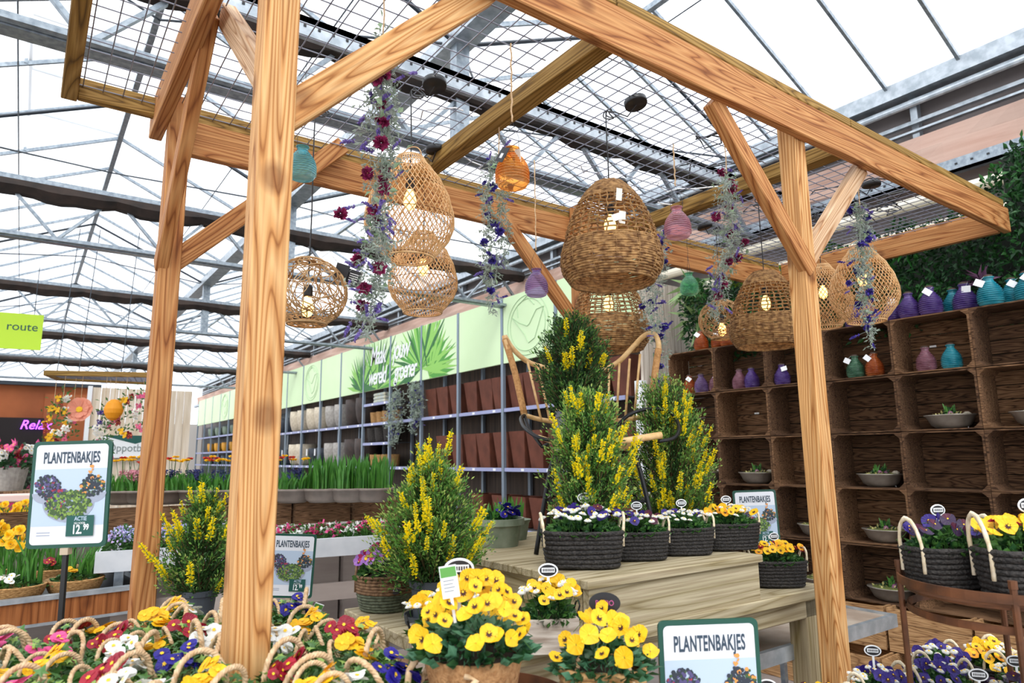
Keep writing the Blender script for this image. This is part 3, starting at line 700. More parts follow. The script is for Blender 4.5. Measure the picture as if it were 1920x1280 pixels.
# ---------------- pots on the shelves
terra = mat('terracotta', '#6e3b29', .75, 0, '#582c1b', 5); beige = mat('beige_ceramic', '#cfc3ae', .7, 0, '#bdb09a', 20); greyp = mat('pale_grey_ceramic', '#a7a29b', .7, 0, '#918c86', 20); brownp = mat('dark_brown_ceramic', '#3f3029', .6, 0, '#2d221d', 8); navy = mat('navy_ceramic', '#222b38', .5)
def sqpot(w, h, m):
    b = MB(); a = w/2; t = a*.72; i = a-.02
    vs = [(-t, -t, 0), (t, -t, 0), (t, t, 0), (-t, t, 0), (-a, -a, h), (a, -a, h), (a, a, h), (-a, a, h), (-i, -i, h), (i, -i, h), (i, i, h), (-i, i, h), (-i, -i, h-.05), (i, -i, h-.05), (i, i, h-.05), (-i, i, h-.05)]
    f = [(3, 2, 1, 0), (12, 13, 14, 15)]
    for r in (0, 4, 8): f += [(r+j, r+(j+1) % 4, r+4+(j+1) % 4, r+4+j) for j in range(4)]
    return mesh_of(b.raw(vs, f), 'square_planter', m)
def rpot(R, h, m): return mesh_of(MB().lathe([(R*.6, 0), (R*.78, h*.1), (R*.93, h*.35), (R, h*.65), (R*.98, h), (R*.9, h), (R*.88, h*.92), (0.01, h*.9)], 26), 'round_pot', m, True)
SQ = sqpot(.40, .52, terra); SQs = sqpot(.44, .5, terra); RB = rpot(.285, .56, beige); RG = rpot(.27, .54, greyp); RD = rpot(.285, .6, brownp); RN = rpot(.2, .44, navy)
cnt = {}
def put(me, nm, x, y, z, lab, cat, grp, rz=0., s=1.):
    cnt[lab] = cnt.get(lab, 0)+1; n_ = cnt[lab]
    o = inst(nm, me, None, (x, y, z), (0, 0, rz), s); return tag(o, lab.replace('#', ORD[n_-1]), cat, grp)
for (i, offs) in ((0, (.2, .7, 1.1)), (1, (.15, .72, 1.12)), (2, (.25, .62, 1.08)), (3, (.25, .7, 1.12))):
    for dx in offs: put(SQ, 'square_planter', SX+.27, ups[i]+dx, 2.332, 'tall square terracotta planter on the middle shelf, # from the near end', 'planter', 'terracotta planters on the rack')
for (i, offs) in ((0, (.2, .72, 1.12)), (1, (.15, .66, 1.1)), (2, (.2, .7, 1.1)), (3, (.2, .7))):
    for dx in offs: put(SQs, 'square_planter', SX+.27, ups[i]+dx, 1.432, 'wide square terracotta planter on the lower shelf, # from the near end', 'planter', 'terracotta planters on the rack', 0, (.9, .9, 1.1))
for (i, offs) in ((0, (.2, .72)), (1, (.15, .66, 1.1)), (2, (.3, .9))):
    for dx in offs:
        put(SQs, 'square_planter', SX+.27, ups[i]+dx, .56, 'small square terracotta planter on the bottom shelf, # from the near end', 'planter', 'terracotta planters on the rack', 0, (.8, .8, .9))
for i, me, c in ((6, RD, 'dark brown'), (7, RG, 'pale grey'), (8, RB, 'beige'), (9, RB, 'beige'), (10, RN, 'navy')):
    for dx in (.35, .95):
        put(me, 'round_pot', SX+.27, ups[i]+dx, 2.332, f'large {c} round pot on the middle shelf, # from the near end', 'pot', 'round pots on the rack')
for i, me, c in ((6, RD, 'dark brown'), (7, RG, 'pale grey'), (8, RN, 'navy'), (9, RB, 'beige'), (10, RN, 'navy')):
    for dx in (.35, .95):
        o = put(me, 'round_pot', SX+.27, ups[i]+dx, 1.432, f'large {c} round pot on the lower shelf, # from the near end', 'pot', 'round pots on the rack')
        MB().box((-.245, -.02, .25), (-.235, .05, .42)).build('price_label', white, o)
wick = mat('wicker', '#c79a62', .85, 0, '#8f6535', 60, .6, stretch=(1, 1, 3)); bluec = mat('folded_blue_cloth', '#9fb4bd', .9, 0, '#d8cfae', 12, stretch=(1, 1, 6))
def wbasket(R, h, m, n=20, sy=1.): 
    pr = [(R*.75, 0)]+[(R*(.78+.22*(j/12)**.6+.018*(j % 2)), h*j/12) for j in range(1, 13)]+[(R*.93, h), (R*.85, h*.9), (.01, h*.88)]
    return MB().lathe(pr, n, sy=sy)
WB = mesh_of(wbasket(.13, .24, wick), 'wicker_basket', wick, True); WD = mesh_of(wbasket(.19, .3, wick), 'woven_basket', mat('dark_wicker', '#35302c', .85, 0, '#1f1b18', 40, .5), True)
for z, me, nm, dxs, c in ((1.932+.0, WD, 'woven_basket', (.3, .72, 1.1), 'dark woven'), (2.335, WB, 'wicker_basket', (.2, .5, .8, 1.1), 'light wicker'), (1.435, WB, 'wicker_basket', (.2, .5, .8, 1.08), 'lidded wicker')):
    for dx in dxs: put(me, nm, SX+.2, ups[5]+dx, z, f'small {c} basket on the narrow shelves under the lettering, # from the near end', 'basket', 'baskets on the rack')
for k in range(3): put(mesh_of(MB().box((-.2, -.28, 0), (.2, .28, .07), bev=.02), 'folded_cloth', bluec), 'folded_cloth', SX+.24, ups[5]+.65, 2.752+.072*k, 'folded blue and cream cloth, # in the pile under the lettering', 'cloth', 'folded cloths')
for k, (x, y, m_) in enumerate([(dx, z, c) for dx in range(0, 7) for z in (2.5, 1.9, 1.43) for c in (0,)]):
    me = rpot(.16, .34, (mat('sage_pot', '#7c8c7a', .5), mat('mustard_pot', '#d99a2c', .5), mat('slate_pot', '#5b6670', .5))[k % 3])
    put(me, 'glazed_pot', SX+.25, ups[12]+x*1.33*.9+.5, y+.002, 'small glazed pot on the far shelving rack, # counted from the near end', 'pot', 'glazed pots on the far rack')
# garlands draped on the rack
garland([(745, 730), (738, 770), (735, 830)], atX(745, 760, 5.9).dot(Vector(_F))-CH*_F[2], 'blue-grey garland draped at the rack beside the baskets, left one', 'v', 14, .2, 34, 6, .8, None, 'garlands hung on the rack', 2.6)
garland([(778, 718), (785, 770), (775, 810)], atX(778, 760, 5.9).dot(Vector(_F))-CH*_F[2], 'blue-grey garland draped at the rack beside the terracotta pots, right one', 'v', 14, .2, 34, 6, .8, None, 'garlands hung on the rack', 2.6)

# ================================================================ apple crates
def crate_mesh(L=.5, H=.4, D=.3, m=None):
    """lying on its long side, open towards -X: x 0..D, y -L/2..L/2, z 0..H"""
    b = MB(); t = .009; q = random.Random(4)
    for zz in (0, H-t):                       # long sides: three boards each
        for j in range(3):
            x0 = .002+j*(D/3); b.box((x0, -L/2, zz), (x0+D/3-.004, L/2, zz+t))
    for yy in (-L/2, L/2-.014):               # end boards
        for j in range(3):
            x0 = .0+j*(D/3); b.box((x0, yy, t), (x0+D/3-.012, yy+.014, H-t))
    for j in range(4):                        # base slats, now the back
        z0 = t+j*(H-2*t)/4; b.box((D-t, -L/2+.014, z0+.003), (D, L/2-.014, z0+(H-2*t)/4-.003))
    for sy in (-1, 1):                        # triangular corner posts
        for z0, sz in ((t, 1), (H-t, -1)):
            y = sy*(L/2-.014); w = .036
            b.raw([(.0, y, z0), (.0, y-sy*w, z0), (.0, y, z0+sz*w), (D-t, y, z0), (D-t, y-sy*w, z0), (D-t, y, z0+sz*w)], [(0, 1, 2), (3, 5, 4), (0, 3, 4, 1), (1, 4, 5, 2), (0, 2, 5, 3)])
    return b
oldy = wood('crate_wood_y', '#6e523b', '#4f3827', '#2e1e13', rings=6, rough=.9, knots=False)
def ytex(m):   # grain along Y for boards lying that way
    for n in m.node_tree.nodes:
        if n.type == 'MAPPING':
            s = list(n.inputs['Scale'].default_value); n.inputs['Scale'].default_value = (s[0]*2.5, s[2]*5, s[1]*2.5)
ytex(oldy); oldy2 = wood('crate_wood_pale', '#87664a', '#664a32', '#3f2b1b', rings=6, rough=.9, knots=False); ytex(oldy2)
oldy3 = wood('crate_wood_light', '#c19a6e', '#a37c54', '#77563a', rings=6, rough=.9, knots=False); ytex(oldy3); CR3 = mesh_of(crate_mesh(), 'apple_crate', oldy3); CR = mesh_of(crate_mesh(), 'apple_crate', oldy); CR2 = mesh_of(crate_mesh(), 'apple_crate', oldy2)
AN = radians(2.55); WX = 5.1
def wallp(y, z, off=0.): # point on the crate front line
    return V(WX+off, 0, 0)+V(-sin(AN), cos(AN), 0)*y+V(0, 0, z)
Rw = AN
colY = [.55, 1.05, 1.55, 2.05, 2.55, 3.05, 3.55, 4.05][::-1]
rowZ = [2.147, 1.747, 1.347, .957, .557]
rown = ['top', 'second', 'third', 'fourth', 'fifth']
for r, z in enumerate(rowZ):
    for c, y in enumerate(colY):
        o = inst('apple_crate', CR2 if (r*3+c*5) % 4 == 0 else CR, None, wallp(y-.02*r*0, z), (rnd.uniform(-.004, .004), 0, Rw), (1, .995, .985))
        tag(o, f'weathered apple crate in the {rown[r]} row, {ORD[c]} from the slatted wall', 'crate', 'apple crates stacked as a wall')
for r, (z, off) in enumerate(((.0, -.34), (.285, -.12))):
    for c, y in enumerate((.6, 1.12, 1.64, 2.16, 2.68, 3.2, 3.72)):
        o = inst('apple_crate', CR3, None, wallp(y+.05*r, z+.28, off), (0, pi/2, Rw), (.93, 1, 1))
        tag(o, f'upturned apple crate in the {"lower" if r == 0 else "upper"} base layer, {ORD[c]} from the near end', 'crate', 'upturned crates under the crate wall')
# bottles in and on the crates
SBM = {c: mesh_of(bottle_mesh(.08, .215, 20), 'glass_bottle', GL[c], True) for c in ('teal', 'violet', 'copper', 'rose', 'moss', 'purple')}
whitetag = mesh_of(MB().box((-.001, -.03, -.05), (.001, .03, 0)).tube([(0, 0, 0), (.0, -.01, .03)], .0008, 3), 'paper_tag', white)
cname = dict(teal='teal', violet='violet', copper='copper orange', rose='rose', moss='moss green', purple='lilac')
bc = {}
def bott(c, y, z, off, where, s=1.):
    k = (c, where); bc[k] = bc.get(k, 0)+1
    o = inst('glass_bottle', SBM[c], None, wallp(y, z, off), (0, 0, rnd.random()*.4+Rw), s)
    tag(o, f'{cname[c]} ribbed bottle {where}, {ORD[bc[k]-1]} from the right', 'bottle', 'ribbed bottles in the crate wall')
    if rnd.random() < .7: inst('paper_tag', whitetag, o, (-.06, rnd.uniform(-.04, .04), .19), (rnd.uniform(-.8, .8), rnd.uniform(0, .5), rnd.uniform(-.4, .4)))
    inst('bottle_cap', CAPM, o, (0, 0, .205))
CAPM = mesh_of(MB().lathe([(.027, 0), (.029, .004), (.029, .022), (.02, .026)], 14, cap1=True), 'bottle_cap', corkm, True)
zt = 2.147+.4
for i, y in enumerate([.62, .8, .98, 1.16, 1.34, 1.52, 1.7, 1.88, 2.06]): bott('teal' if i < 7 else 'violet', y, zt, .1+.09*(i % 2), 'on top of the crate wall', .92)
for i, y in enumerate([1.42, 1.62, 1.97]): bott('teal', y, zt, .24, 'at the back on the crate wall', .85)
for i, y in enumerate([2.2, 2.34, 2.48, 2.62]): bott('violet', y, zt, .1+.06*(i % 2), 'on top of the crate wall', .85)
for i, y in enumerate([3.42, 3.56, 3.7, 3.84, 3.98]): bott('copper', y, zt, .08+.06*(i % 2), 'on top of the crate wall', .8)
z0 = 2.147+.011
for y, c in ((1.46, 'violet'), (1.3, 'rose'), (1.17, 'violet'), (1.97, 'teal'), (2.13, 'rose'), (2.25, 'copper'), (2.48, 'copper'), (2.62, 'moss'), (2.75, 'moss'), (2.93, 'teal'), (3.22, 'violet'), (3.5, 'violet'), (3.62, 'rose'), (3.86, 'rose'), (4.02, 'purple'), (4.15, 'copper')):
    if min(abs(y-(a+.25)) for a in colY) > .06: bott(c, y, z0, .1, 'inside the top crates', .78)
# ================================================================ plants: shared parts
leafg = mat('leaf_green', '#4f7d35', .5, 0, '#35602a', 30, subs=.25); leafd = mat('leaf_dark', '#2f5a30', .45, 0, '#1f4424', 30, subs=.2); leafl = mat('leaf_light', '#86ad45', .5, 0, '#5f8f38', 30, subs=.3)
leafb = mat('blue_green_leaf', '#5a8a6a', .45, 0, '#3b6a4c', 30, subs=.2); twigb = mat('brown_stem', '#6b4f35', .8); soil = mat('potting_soil', '#2b211a', .95, 0, '#3d3026', 40, .4)
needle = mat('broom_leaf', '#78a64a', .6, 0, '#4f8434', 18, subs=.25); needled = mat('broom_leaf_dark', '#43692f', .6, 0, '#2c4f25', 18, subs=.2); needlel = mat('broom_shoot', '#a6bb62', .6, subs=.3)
yel = mat('broom_flower', '#fff01e', .5, 0, '#ffe60c', 40, subs=.45)
PC = dict(yellow=mat('pansy_yellow', '#fbd21c', .55, 0, '#f6bd10', 40, subs=.25), orange=mat('pansy_orange', '#f5a51a', .55, subs=.25), purple=mat('pansy_purple', '#331c86', .55, 0, '#241263', 40, subs=.15), wine=mat('pansy_wine', '#5b1234', .6, 0, '#3b0b26', 40, subs=.1),
          lilac=mat('pansy_lilac', '#b98ad0', .6, 0, '#9256b8', 30, subs=.2), magenta=mat('pansy_magenta', '#b81a5e', .6, 0, '#8e1248', 30, subs=.15), white=mat('petal_white', '#f6f6f2', .6, subs=.2), red=mat('primula_red', '#b3122f', .5, 0, '#8f0d2a', 30, subs=.15), blue=mat('primula_blue', '#2c1f9c', .5, 0, '#1e1578', 30, subs=.12), pink=mat('primula_pink', '#e85a98', .6, subs=.2), darkv=mat('pansy_black_violet', '#2a1238', .6))
facem = mat('flower_face', '#3b1410', .7); eyem = mat('flower_eye', '#f4c417', .6)
def petal(b, an, R, w, z, k, cup=.25, off=.18):
    n = 8; c = cos(an); s_ = sin(an); vs = [(c*R*off*.3, s_*R*off*.3, z)]
    for i in range(n+1):
        t = pi*(i/n); u = off+(1-off)*(.5-.5*cos(t)) if 0 else None
        a = -pi*.5+pi*i/n*1. ; r = R*(off+(1-off)*(.55+.45*cos(a*1.0))); x = r; y = w*R*sin(a)
        zz = z+cup*R*((x*x+y*y)/(R*R))*.5+.03*R*sin(i*2.4); vs.append((x*c-y*s_, x*s_+y*c, zz))
    b.raw(vs, [(0, i, i+1) for i in range(1, n+1)], k)
def pansy(c, top=None, face=True):
    b = MB(); R = .021
    for an, z, k in ((pi*.5+.42, -.001, 1), (pi*.5-.42, -.0005, 1), (pi+.05, .001, 0), (-.05, .0015, 0), (-pi/2, .003, 0)): petal(b, an, R, .78 if z < .002 else .95, z, k)
    if face: b.raw([(.009*cos(a)*(1 if i % 2 else .55), -.003+.009*sin(a)*(1 if i % 2 else .55), .0052+.0015*(i % 2)) for i, a in enumerate(np.linspace(0, 2*pi, 17)[:-1])], [tuple(range(16))], 2)
    b.raw([(.0026*cos(a), .0026*sin(a), .0075) for a in np.linspace(0, 2*pi, 7)[:-1]], [tuple(range(6))], 3)
    b.tube([(0, 0, 0), (.0, -.008, -.02), (0, -.008, -.05)], .001, 4, k=4)
    return mesh_of(b, 'pansy_flower', [PC[c], PC[top or c], facem, eyem, leafg])
PA = dict(yellow=pansy('yellow'), plain=pansy('yellow', face=False), orange=pansy('orange', 'yellow'), purple=pansy('purple'), wine=pansy('wine', face=False), lilac=pansy('lilac', 'magenta'), magenta=pansy('magenta', 'wine'), violet=pansy('lilac', 'purple'), dark=pansy('darkv', 'wine', False))
def bellis(c='white'):
    b = MB()
    for r, z, n in ((.0155, 0, 18), (.013, .0025, 15), (.0095, .0045, 12)):
        for i in range(n):
            a = 2*pi*i/n+r*200; d = .0022; b.raw([(0, 0, z+.001), (r*.6*cos(a)-d*sin(a), r*.6*sin(a)+d*cos(a), z+.002), (r*cos(a), r*sin(a), z-.001), (r*.6*cos(a)+d*sin(a), r*.6*sin(a)-d*cos(a), z+.002)], [(0, 3, 2, 1)], 0)
    b.lathe([(.0045, .0045), (.0035, .0065), (.001, .0072)], 8, k=1, cap1=True); b.tube([(0, 0, 0), (.002, 0, -.04)], .0009, 4, k=2)
    return mesh_of(b, 'daisy_flower', [PC[c] if c in PC else c, eyem, leafg])
DA = dict(white=bellis(), pink=bellis('pink'), red=bellis('red'))
def primula(c, nb=1, R=.02, eye=True):
    b = MB(); q = random.Random(len(c))
    for f in range(nb):
        ox, oy, oz = (0, 0, 0) if nb == 1 else (.6*R*q.uniform(-3, 3), .6*R*q.uniform(-3, 3), q.uniform(-.01, .012))
        s0 = len(b.v); b2 = MB()
        for i in range(6):
            for dz in (-.17, .17): petal(b2, i*pi/3+dz, R, .42, .001*(i % 2), 0, .12)
        if eye: b2.raw([(.3*R*cos(a)*(1 if i % 2 else .6), .3*R*sin(a)*(1 if i % 2 else .6), .004) for i, a in enumerate(np.linspace(0, 2*pi, 13)[:-1])], [tuple(range(12))], 1)
        M_ = Matrix.Translation((ox, oy, oz)) @ Euler((q.uniform(-.5, .5), q.uniform(-.5, .5), q.uniform(0, 6))).to_matrix().to_4x4()
        b.raw([M_ @ Vector(v) for v in b2.v], b2.f, 0); b.k[-len(b2.k):] = b2.k
    return mesh_of(b, 'primrose_flower', [PC[c], eyem])
PR = {c: primula(c, 9) for c in ('yellow', 'red', 'blue', 'white', 'pink')}
def ovals(b, n, rx, ry, z0, z1, L, Wd, k, q, up=.6, dome=True):
    a = q.uniform(0, 2*pi, n); r = np.sqrt(q.uniform(0, 1, n)); h = z0+(z1-z0)*(1-r**2 if dome else q.rand(n))*q.uniform(.55, 1, n)
    P = np.stack([rx*r*np.cos(a), ry*r*np.sin(a), h], 1); D = np.stack([np.cos(a)*r+q.normal(size=n)*.4, np.sin(a)*r+q.normal(size=n)*.4, up*q.uniform(.1, 1, n)], 1)
    b.leaves(P, D, L*q.uniform(.6, 1.2, n), Wd*q.uniform(.7, 1.2, n), k=k, rs=q, fold=.12)
_fol = {}
def foliage(key, rx, ry, h, n=260, L=.034, Wd=.02, mats=None, up=.6):
    k = (key, rx, ry, h, n)
    if k not in _fol:
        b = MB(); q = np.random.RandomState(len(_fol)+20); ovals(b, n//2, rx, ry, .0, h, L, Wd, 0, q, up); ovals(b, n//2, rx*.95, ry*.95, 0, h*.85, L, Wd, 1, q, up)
        nb = 40; P = np.stack([q.uniform(-rx, rx, nb)*.6, q.uniform(-ry, ry, nb)*.6, np.zeros(nb)-.01], 1)
        for p in P: b.tube([p, p*1.1+np.array([0, 0, h*.7])], .0012, 3, k=0, cap=False)
        b.lathe([(.9, -.012), (.6, .006), (.0, .012)], 14, k=2, sx=rx, sy=ry, cap0=False)
        _fol[k] = mesh_of(b, 'foliage', (mats or [leafg, leafd])+[soil])
    return _fol[k]
ovt = MB().lathe([(.001, 0), (.9, 0), (1., .1), (1., .5), (.9, .6), (.001, .6)], 26, cap0=False)
def stake_mesh(body):
    b = MB(); R = Matrix.Rotation(pi/2, 4, 'X')
    b.lathe([(.001, -.0015), (.030, -.0015), (.031, 0), (.030, .0015), (.001, .0015)], 26, k=0, cap0=False, sy=.68, M=Matrix.Translation((0, 0, .1)) @ R)
    b.lathe([(.001, .0018), (.026, .0018)], 24, k=1, cap0=False, sy=.64, M=Matrix.Translation((0, 0, .1)) @ R)
    b.box((-.02, -.0026, .094), (.02, -.002, .108), k=0); b.box((-.004, -.001, 0), (.004, .001, .082), k=0)
    for i in range(7): b.box((-.016+i*.005, -.003, .097), (-.013+i*.005, -.0026, .105), k=1)
    return mesh_of(b, 'plant_label', [white, tagm])
STK = stake_mesh(''); stkd = MB()
def card_mesh():
    b = MB(); b.box((-.018, -.001, .05), (.018, .001, .115), k=0); b.box((-.0165, -.0016, .092), (.0165, -.001, .112), k=1); b.box((-.003, -.001, 0), (.003, .001, .05), k=0)
    for i in range(4): b.box((-.013, -.0016, .084-.007*i), (.01-.003*(i % 2), -.001, .086-.007*i), k=2)
    return mesh_of(b, 'plant_card', [white, mat('card_green', '#5a9a45', .5), mat('print_grey', '#8a8f94', .6)])
CARD = card_mesh()
UPT = radians(-YAW*57.3)
def flowers(par, spec, rx, ry, z, h, seed, tilt=.9, s=1., edge=1., fall=.55):
    """spec: list of (mesh, name, count); dome-shaped cover of flowers facing up and to the aisle"""
    q = random.Random(seed); pts = []
    tot = sum(c for _, _, c in spec); lst = [(m, n) for m, n, c in spec for _ in range(c)]; q.shuffle(lst)
    for m, n in lst:
        for tr_ in range(12):
            a = q.uniform(0, 6.283); r = sqrt(q.random())*edge; x, y = rx*r*cos(a), ry*r*sin(a)
            if all((x-p[0])**2+(y-p[1])**2 > (.026*s)**2 for p in pts) or tr_ == 11: break
        pts.append((x, y)); zz = z+h*(1-fall*r*r)+q.uniform(-.008, .012)
        if n == 'pansy_flower': rot = (pi/2-q.uniform(.1, 1.0), q.uniform(-.5, .5), -YAW-par.rotation_euler.z+q.uniform(-.7, .7))
        else: rot = (q.uniform(0, .6)*tilt, q.uniform(-.35, .35), -YAW-par.rotation_euler.z+q.uniform(-.6, .6))
        inst(n, m, par, (x, y, zz), rot, s*q.uniform(.85, 1.2))
# ---------------- baskets
bkrope = mat('black_seagrass', '#3a3633', .75, 0, '#131110', 110, 1., stretch=(1, 1, 1.5)); creamh = mat('cream_handle', '#e6d9c0', .8, 0, '#cdbb98', 60, .4)
def coil_basket(rx, ry, h, n=8, flare=.85, m=bkrope, rr=None, sq=3.2):
    """oval basket of stacked twisted rope coils"""
    b = MB(); rr = rr or h/n/2*1.12; N = 44
    for i in range(n):
        t = (i+.5)/n; f = flare+(1-flare)*t**.8; pts = []
        for j in range(N):
            a = 2*pi*j/N; c, s_ = cos(a), sin(a); k = (abs(c)**sq+abs(s_)**sq)**(-1/sq); pts.append((rx*f*k*c, ry*f*k*s_, h*t+.0012*sin(a*2+i)))
        b.tube(pts, [rr*(1+.1*sin(j*2.2+i)) for j in range(N)], 6, closed=True)
    pts = [(rx*flare*.95*((abs(cos(a))**sq+abs(sin(a))**sq)**(-1/sq))*cos(a), ry*flare*.95*((abs(cos(a))**sq+abs(sin(a))**sq)**(-1/sq))*sin(a), .004) for a in np.linspace(0, 2*pi, 33)[:-1]]
    b.raw(pts, [tuple(range(31, -1, -1))]); return b
def handle_mesh(w, h, r, m, n=14, lean=0.):
    b = MB(); pts = [(0, w/2*cos(a), h*sin(a)*1.) for a in np.linspace(0, pi, n)]; pts = [(lean*z, y, z) for x, y, z in pts]
    pts = [(0, w/2, -.05)]+pts+[(0, -w/2, -.05)]; b.tube(pts, [r*(1+.12*sin(i*2.5)) for i in range(len(pts))], 6); return mesh_of(b, 'basket_handle', m, True)
BBK = mesh_of(coil_basket(.155, .10, .135), 'woven_basket', bkrope, True); BBH = handle_mesh(.10, .07, .006, creamh, lean=.15)
def black_basket(x, y, z, rz, label, spec, seed, s=1., hup=1.):
    t = empty('planted_basket', (x, y, z), rz, label, 'planted basket', 'black woven baskets of spring flowers', s)
    inst('woven_basket', BBK, t)
    for sx in (-1, 1):
        h = inst('basket_handle', BBH, t, (sx*.15, 0, .125), (0, 0, 0 if sx > 0 else pi), (1, 1, hup))
    inst('foliage', foliage('b', .152, .10, .085, 620, .03, .02), t, (0, 0, .11)); flowers(t, spec, .155, .10, .15, .065, seed)
    inst('plant_label', STK, t, (.02, .05, .15), (0, 0, -YAW-rz+.2)); return t
Dw, Py, Pp, Pw, Po, Pm, Pv = (DA['white'], 'daisy_flower'), (PA['yellow'], 'pansy_flower'), (PA['purple'], 'pansy_flower'), (PA['wine'], 'pansy_flower'), (PA['orange'], 'pansy_flower'), (PA['magenta'], 'pansy_flower'), (PA['violet'], 'pansy_flower')
Dr = (DA['red'], 'daisy_flower'); Pd = (PA['dark'], 'pansy_flower'); Pl = (PA['lilac'], 'pansy_flower'); Dp = (DA['pink'], 'daisy_flower'); Pn = (PA['plain'], 'pansy_flower')
# ================================================================ display table and box
tb = empty('display_table', (2.1, 2.3, 0), 0, 'low display table of thick weathered planks on square legs under the planted baskets', 'table')
m = MB()
for i in range(5): m.box((-.98, -.5+i*.19, .955), (.98, -.315+i*.19, 1.0), bev=.004)
def tlb(n, a, b, bev=.004): return MB().box(a, b, bev=bev).build(n, gwx, tb)
gwx = wood('weathered_plank_x', '#b9ad90', '#a69a7b', '#8a7c5a', rings=5, rough=.9, knots=False)
for n in gwx.node_tree.nodes:
    if n.type == 'MAPPING': s_ = list(n.inputs['Scale'].default_value); n.inputs['Scale'].default_value = (s_[2], s_[1], s_[0])
m.build('table_top', gwx, tb)
tlb('apron', (-.95, -.46, .87), (.93, -.42, .955)); tlb('apron', (-.95, .40, .87), (.93, .44, .955))
for x in (-.9, .84):
    for y in (-.46, .36): bar('leg', (2.1+x+.04, 2.3+y+.045, 0), (2.1+x+.04, 2.3+y+.045, .955), .09, .09, greywood, tb)
bx = empty('display_box', (2.08, 2.45, 1.0), 0, 'weathered plank box on the display table, black baskets along its front edge', 'box')
MB().box((-.46, -.63, 0), (.50, -.60, .15)).build('side_board', gwx, bx); MB().box((-.46, .67, 0), (.50, .7, .15)).build('side_board', gwx, bx)
for xx in (-.445, .485): bar('side_board', (2.08+xx, 1.86, 1.075), (2.08+xx, 3.12, 1.075), .03, .15, greywood, bx)
m = MB()
for i in range(7): m.box((-.475, -.645+i*.195, .15), (.515, -.455+i*.195, .18), bev=.003)
m.build('top_board', gwx, bx)
BZ = 1.18
# baskets on the box
P = atZ(1093, 1050, BZ+.02); _p = atD(1093, 1060, 2.60); black_basket(_p.x, _p.y, BZ+.006, -.6, 'black woven basket of white daisies and purple pansies at the box corner', [(*Dw, 44), (*Pp, 9), (*Pw, 2)], 1, 1.)
_p = atD(1196, 1055, 2.77); black_basket(_p.x, _p.y, BZ+.006, -.5, 'black woven basket of wine-red pansies and white daisies, second from the box corner', [(*Dw, 22), (*Pw, 10), (*Pp, 4)], 2, .82)
_p = atD(1283, 1045, 2.90); black_basket(_p.x, _p.y, BZ+.006, -.45, 'black woven basket of white daisies with few violet pansies, third from the box corner', [(*Dw, 34), (*Pp, 4)], 3, .82)
_p = atD(1369, 1035, 3.03); black_basket(_p.x, _p.y, BZ+.006, -.45, 'black woven basket of yellow pansies and white daisies at the far end of the box', [(*Dw, 20), (*Py, 12), (*Po, 5)], 4, .84)
_p = atD(1458, 1100, 3.12); black_basket(_p.x, _p.y, 1.006, -.6, 'black woven basket of yellow and red pansies on the table end beside the post', [(*Py, 14), (*Po, 6), (*Dr, 10)], 5, .84)
# zinc pot with violet primroses
zinc = mat('patinated_zinc', '#8f9886', .6, .35, '#6e7a66', 12, .2)
def planted_pot(name, loc, rz, label, pot, cat='potted plant', grp=None): return empty(name, loc, rz, label, cat, grp)
def tuft(n, h, R, w, q, b, k=0, lean=.25):
    a = q.uniform(0, 2*pi, n); r = R*np.sqrt(q.rand(n))
    for i in range(n):
        x, y = r[i]*cos(a[i]), r[i]*sin(a[i]); L = h*q.uniform(.6, 1.1); dx, dy = q.normal()*lean*L, q.normal()*lean*L; th = q.uniform(0, 3.14); wx, wy = w*cos(th)/2, w*sin(th)/2
        pts = [(0, 0, 0), (dx*.2, dy*.2, L*.5), (dx*.7, dy*.7, L*.85), (dx, dy, L)]; ww = (.8, 1., .7, .05)
        vs = []
        for (px, py, pz), u in zip(pts, ww): vs += [(x+px-wx*u, y+py-wy*u, pz), (x+px+wx*u, y+py+wy*u, pz)]
        b.raw(vs, [(0, 1, 3, 2), (2, 3, 5, 4), (4, 5, 7, 6)], k)
bladeg = mat('bulb_leaf', '#5f9a3e', .45, 0, '#3f7a2e', 12, subs=.3)
t = empty('planted_tub', (1.90, 2.78, BZ), 0, 'round patinated green tub of violet primroses and bulb shoots behind the box edge', 'potted plant')
MB().lathe([(.098, 0), (.115, .09), (.12, .1), (.13, .1), (.13, .13), (.118, .13), (.115, .1), (.01, .1)], 32).build('tub', zinc, t, smooth=False)
b = MB(); q_ = np.random.RandomState(5); tuft(40, .1, .06, .012, q_, b); ovals(b, 60, .09, .06, 0, .04, .05, .035, 1, q_); b.build('foliage', [bladeg, leafd], t, loc=(0, 0, .1))
for i in range(4): inst('primrose_flower', PR['blue'], t, (.01+.02*i, -.05+.03*(i % 2), .165+.012*(i % 2)), (.5, 0, i), .9)
t = empty('planted_tub', (2.1, 2.95, BZ), 0, 'small green tub of bulb shoots standing behind the chair leg', 'potted plant')
MB().lathe([(.08, 0), (.095, .08), (.105, .1), (.095, .1), (.01, .08)], 26).build('tub', zinc, t)
b = MB(); tuft(50, .13, .07, .012, q_, b, lean=.12); b.build('foliage', bladeg, t, loc=(0, 0, .08))
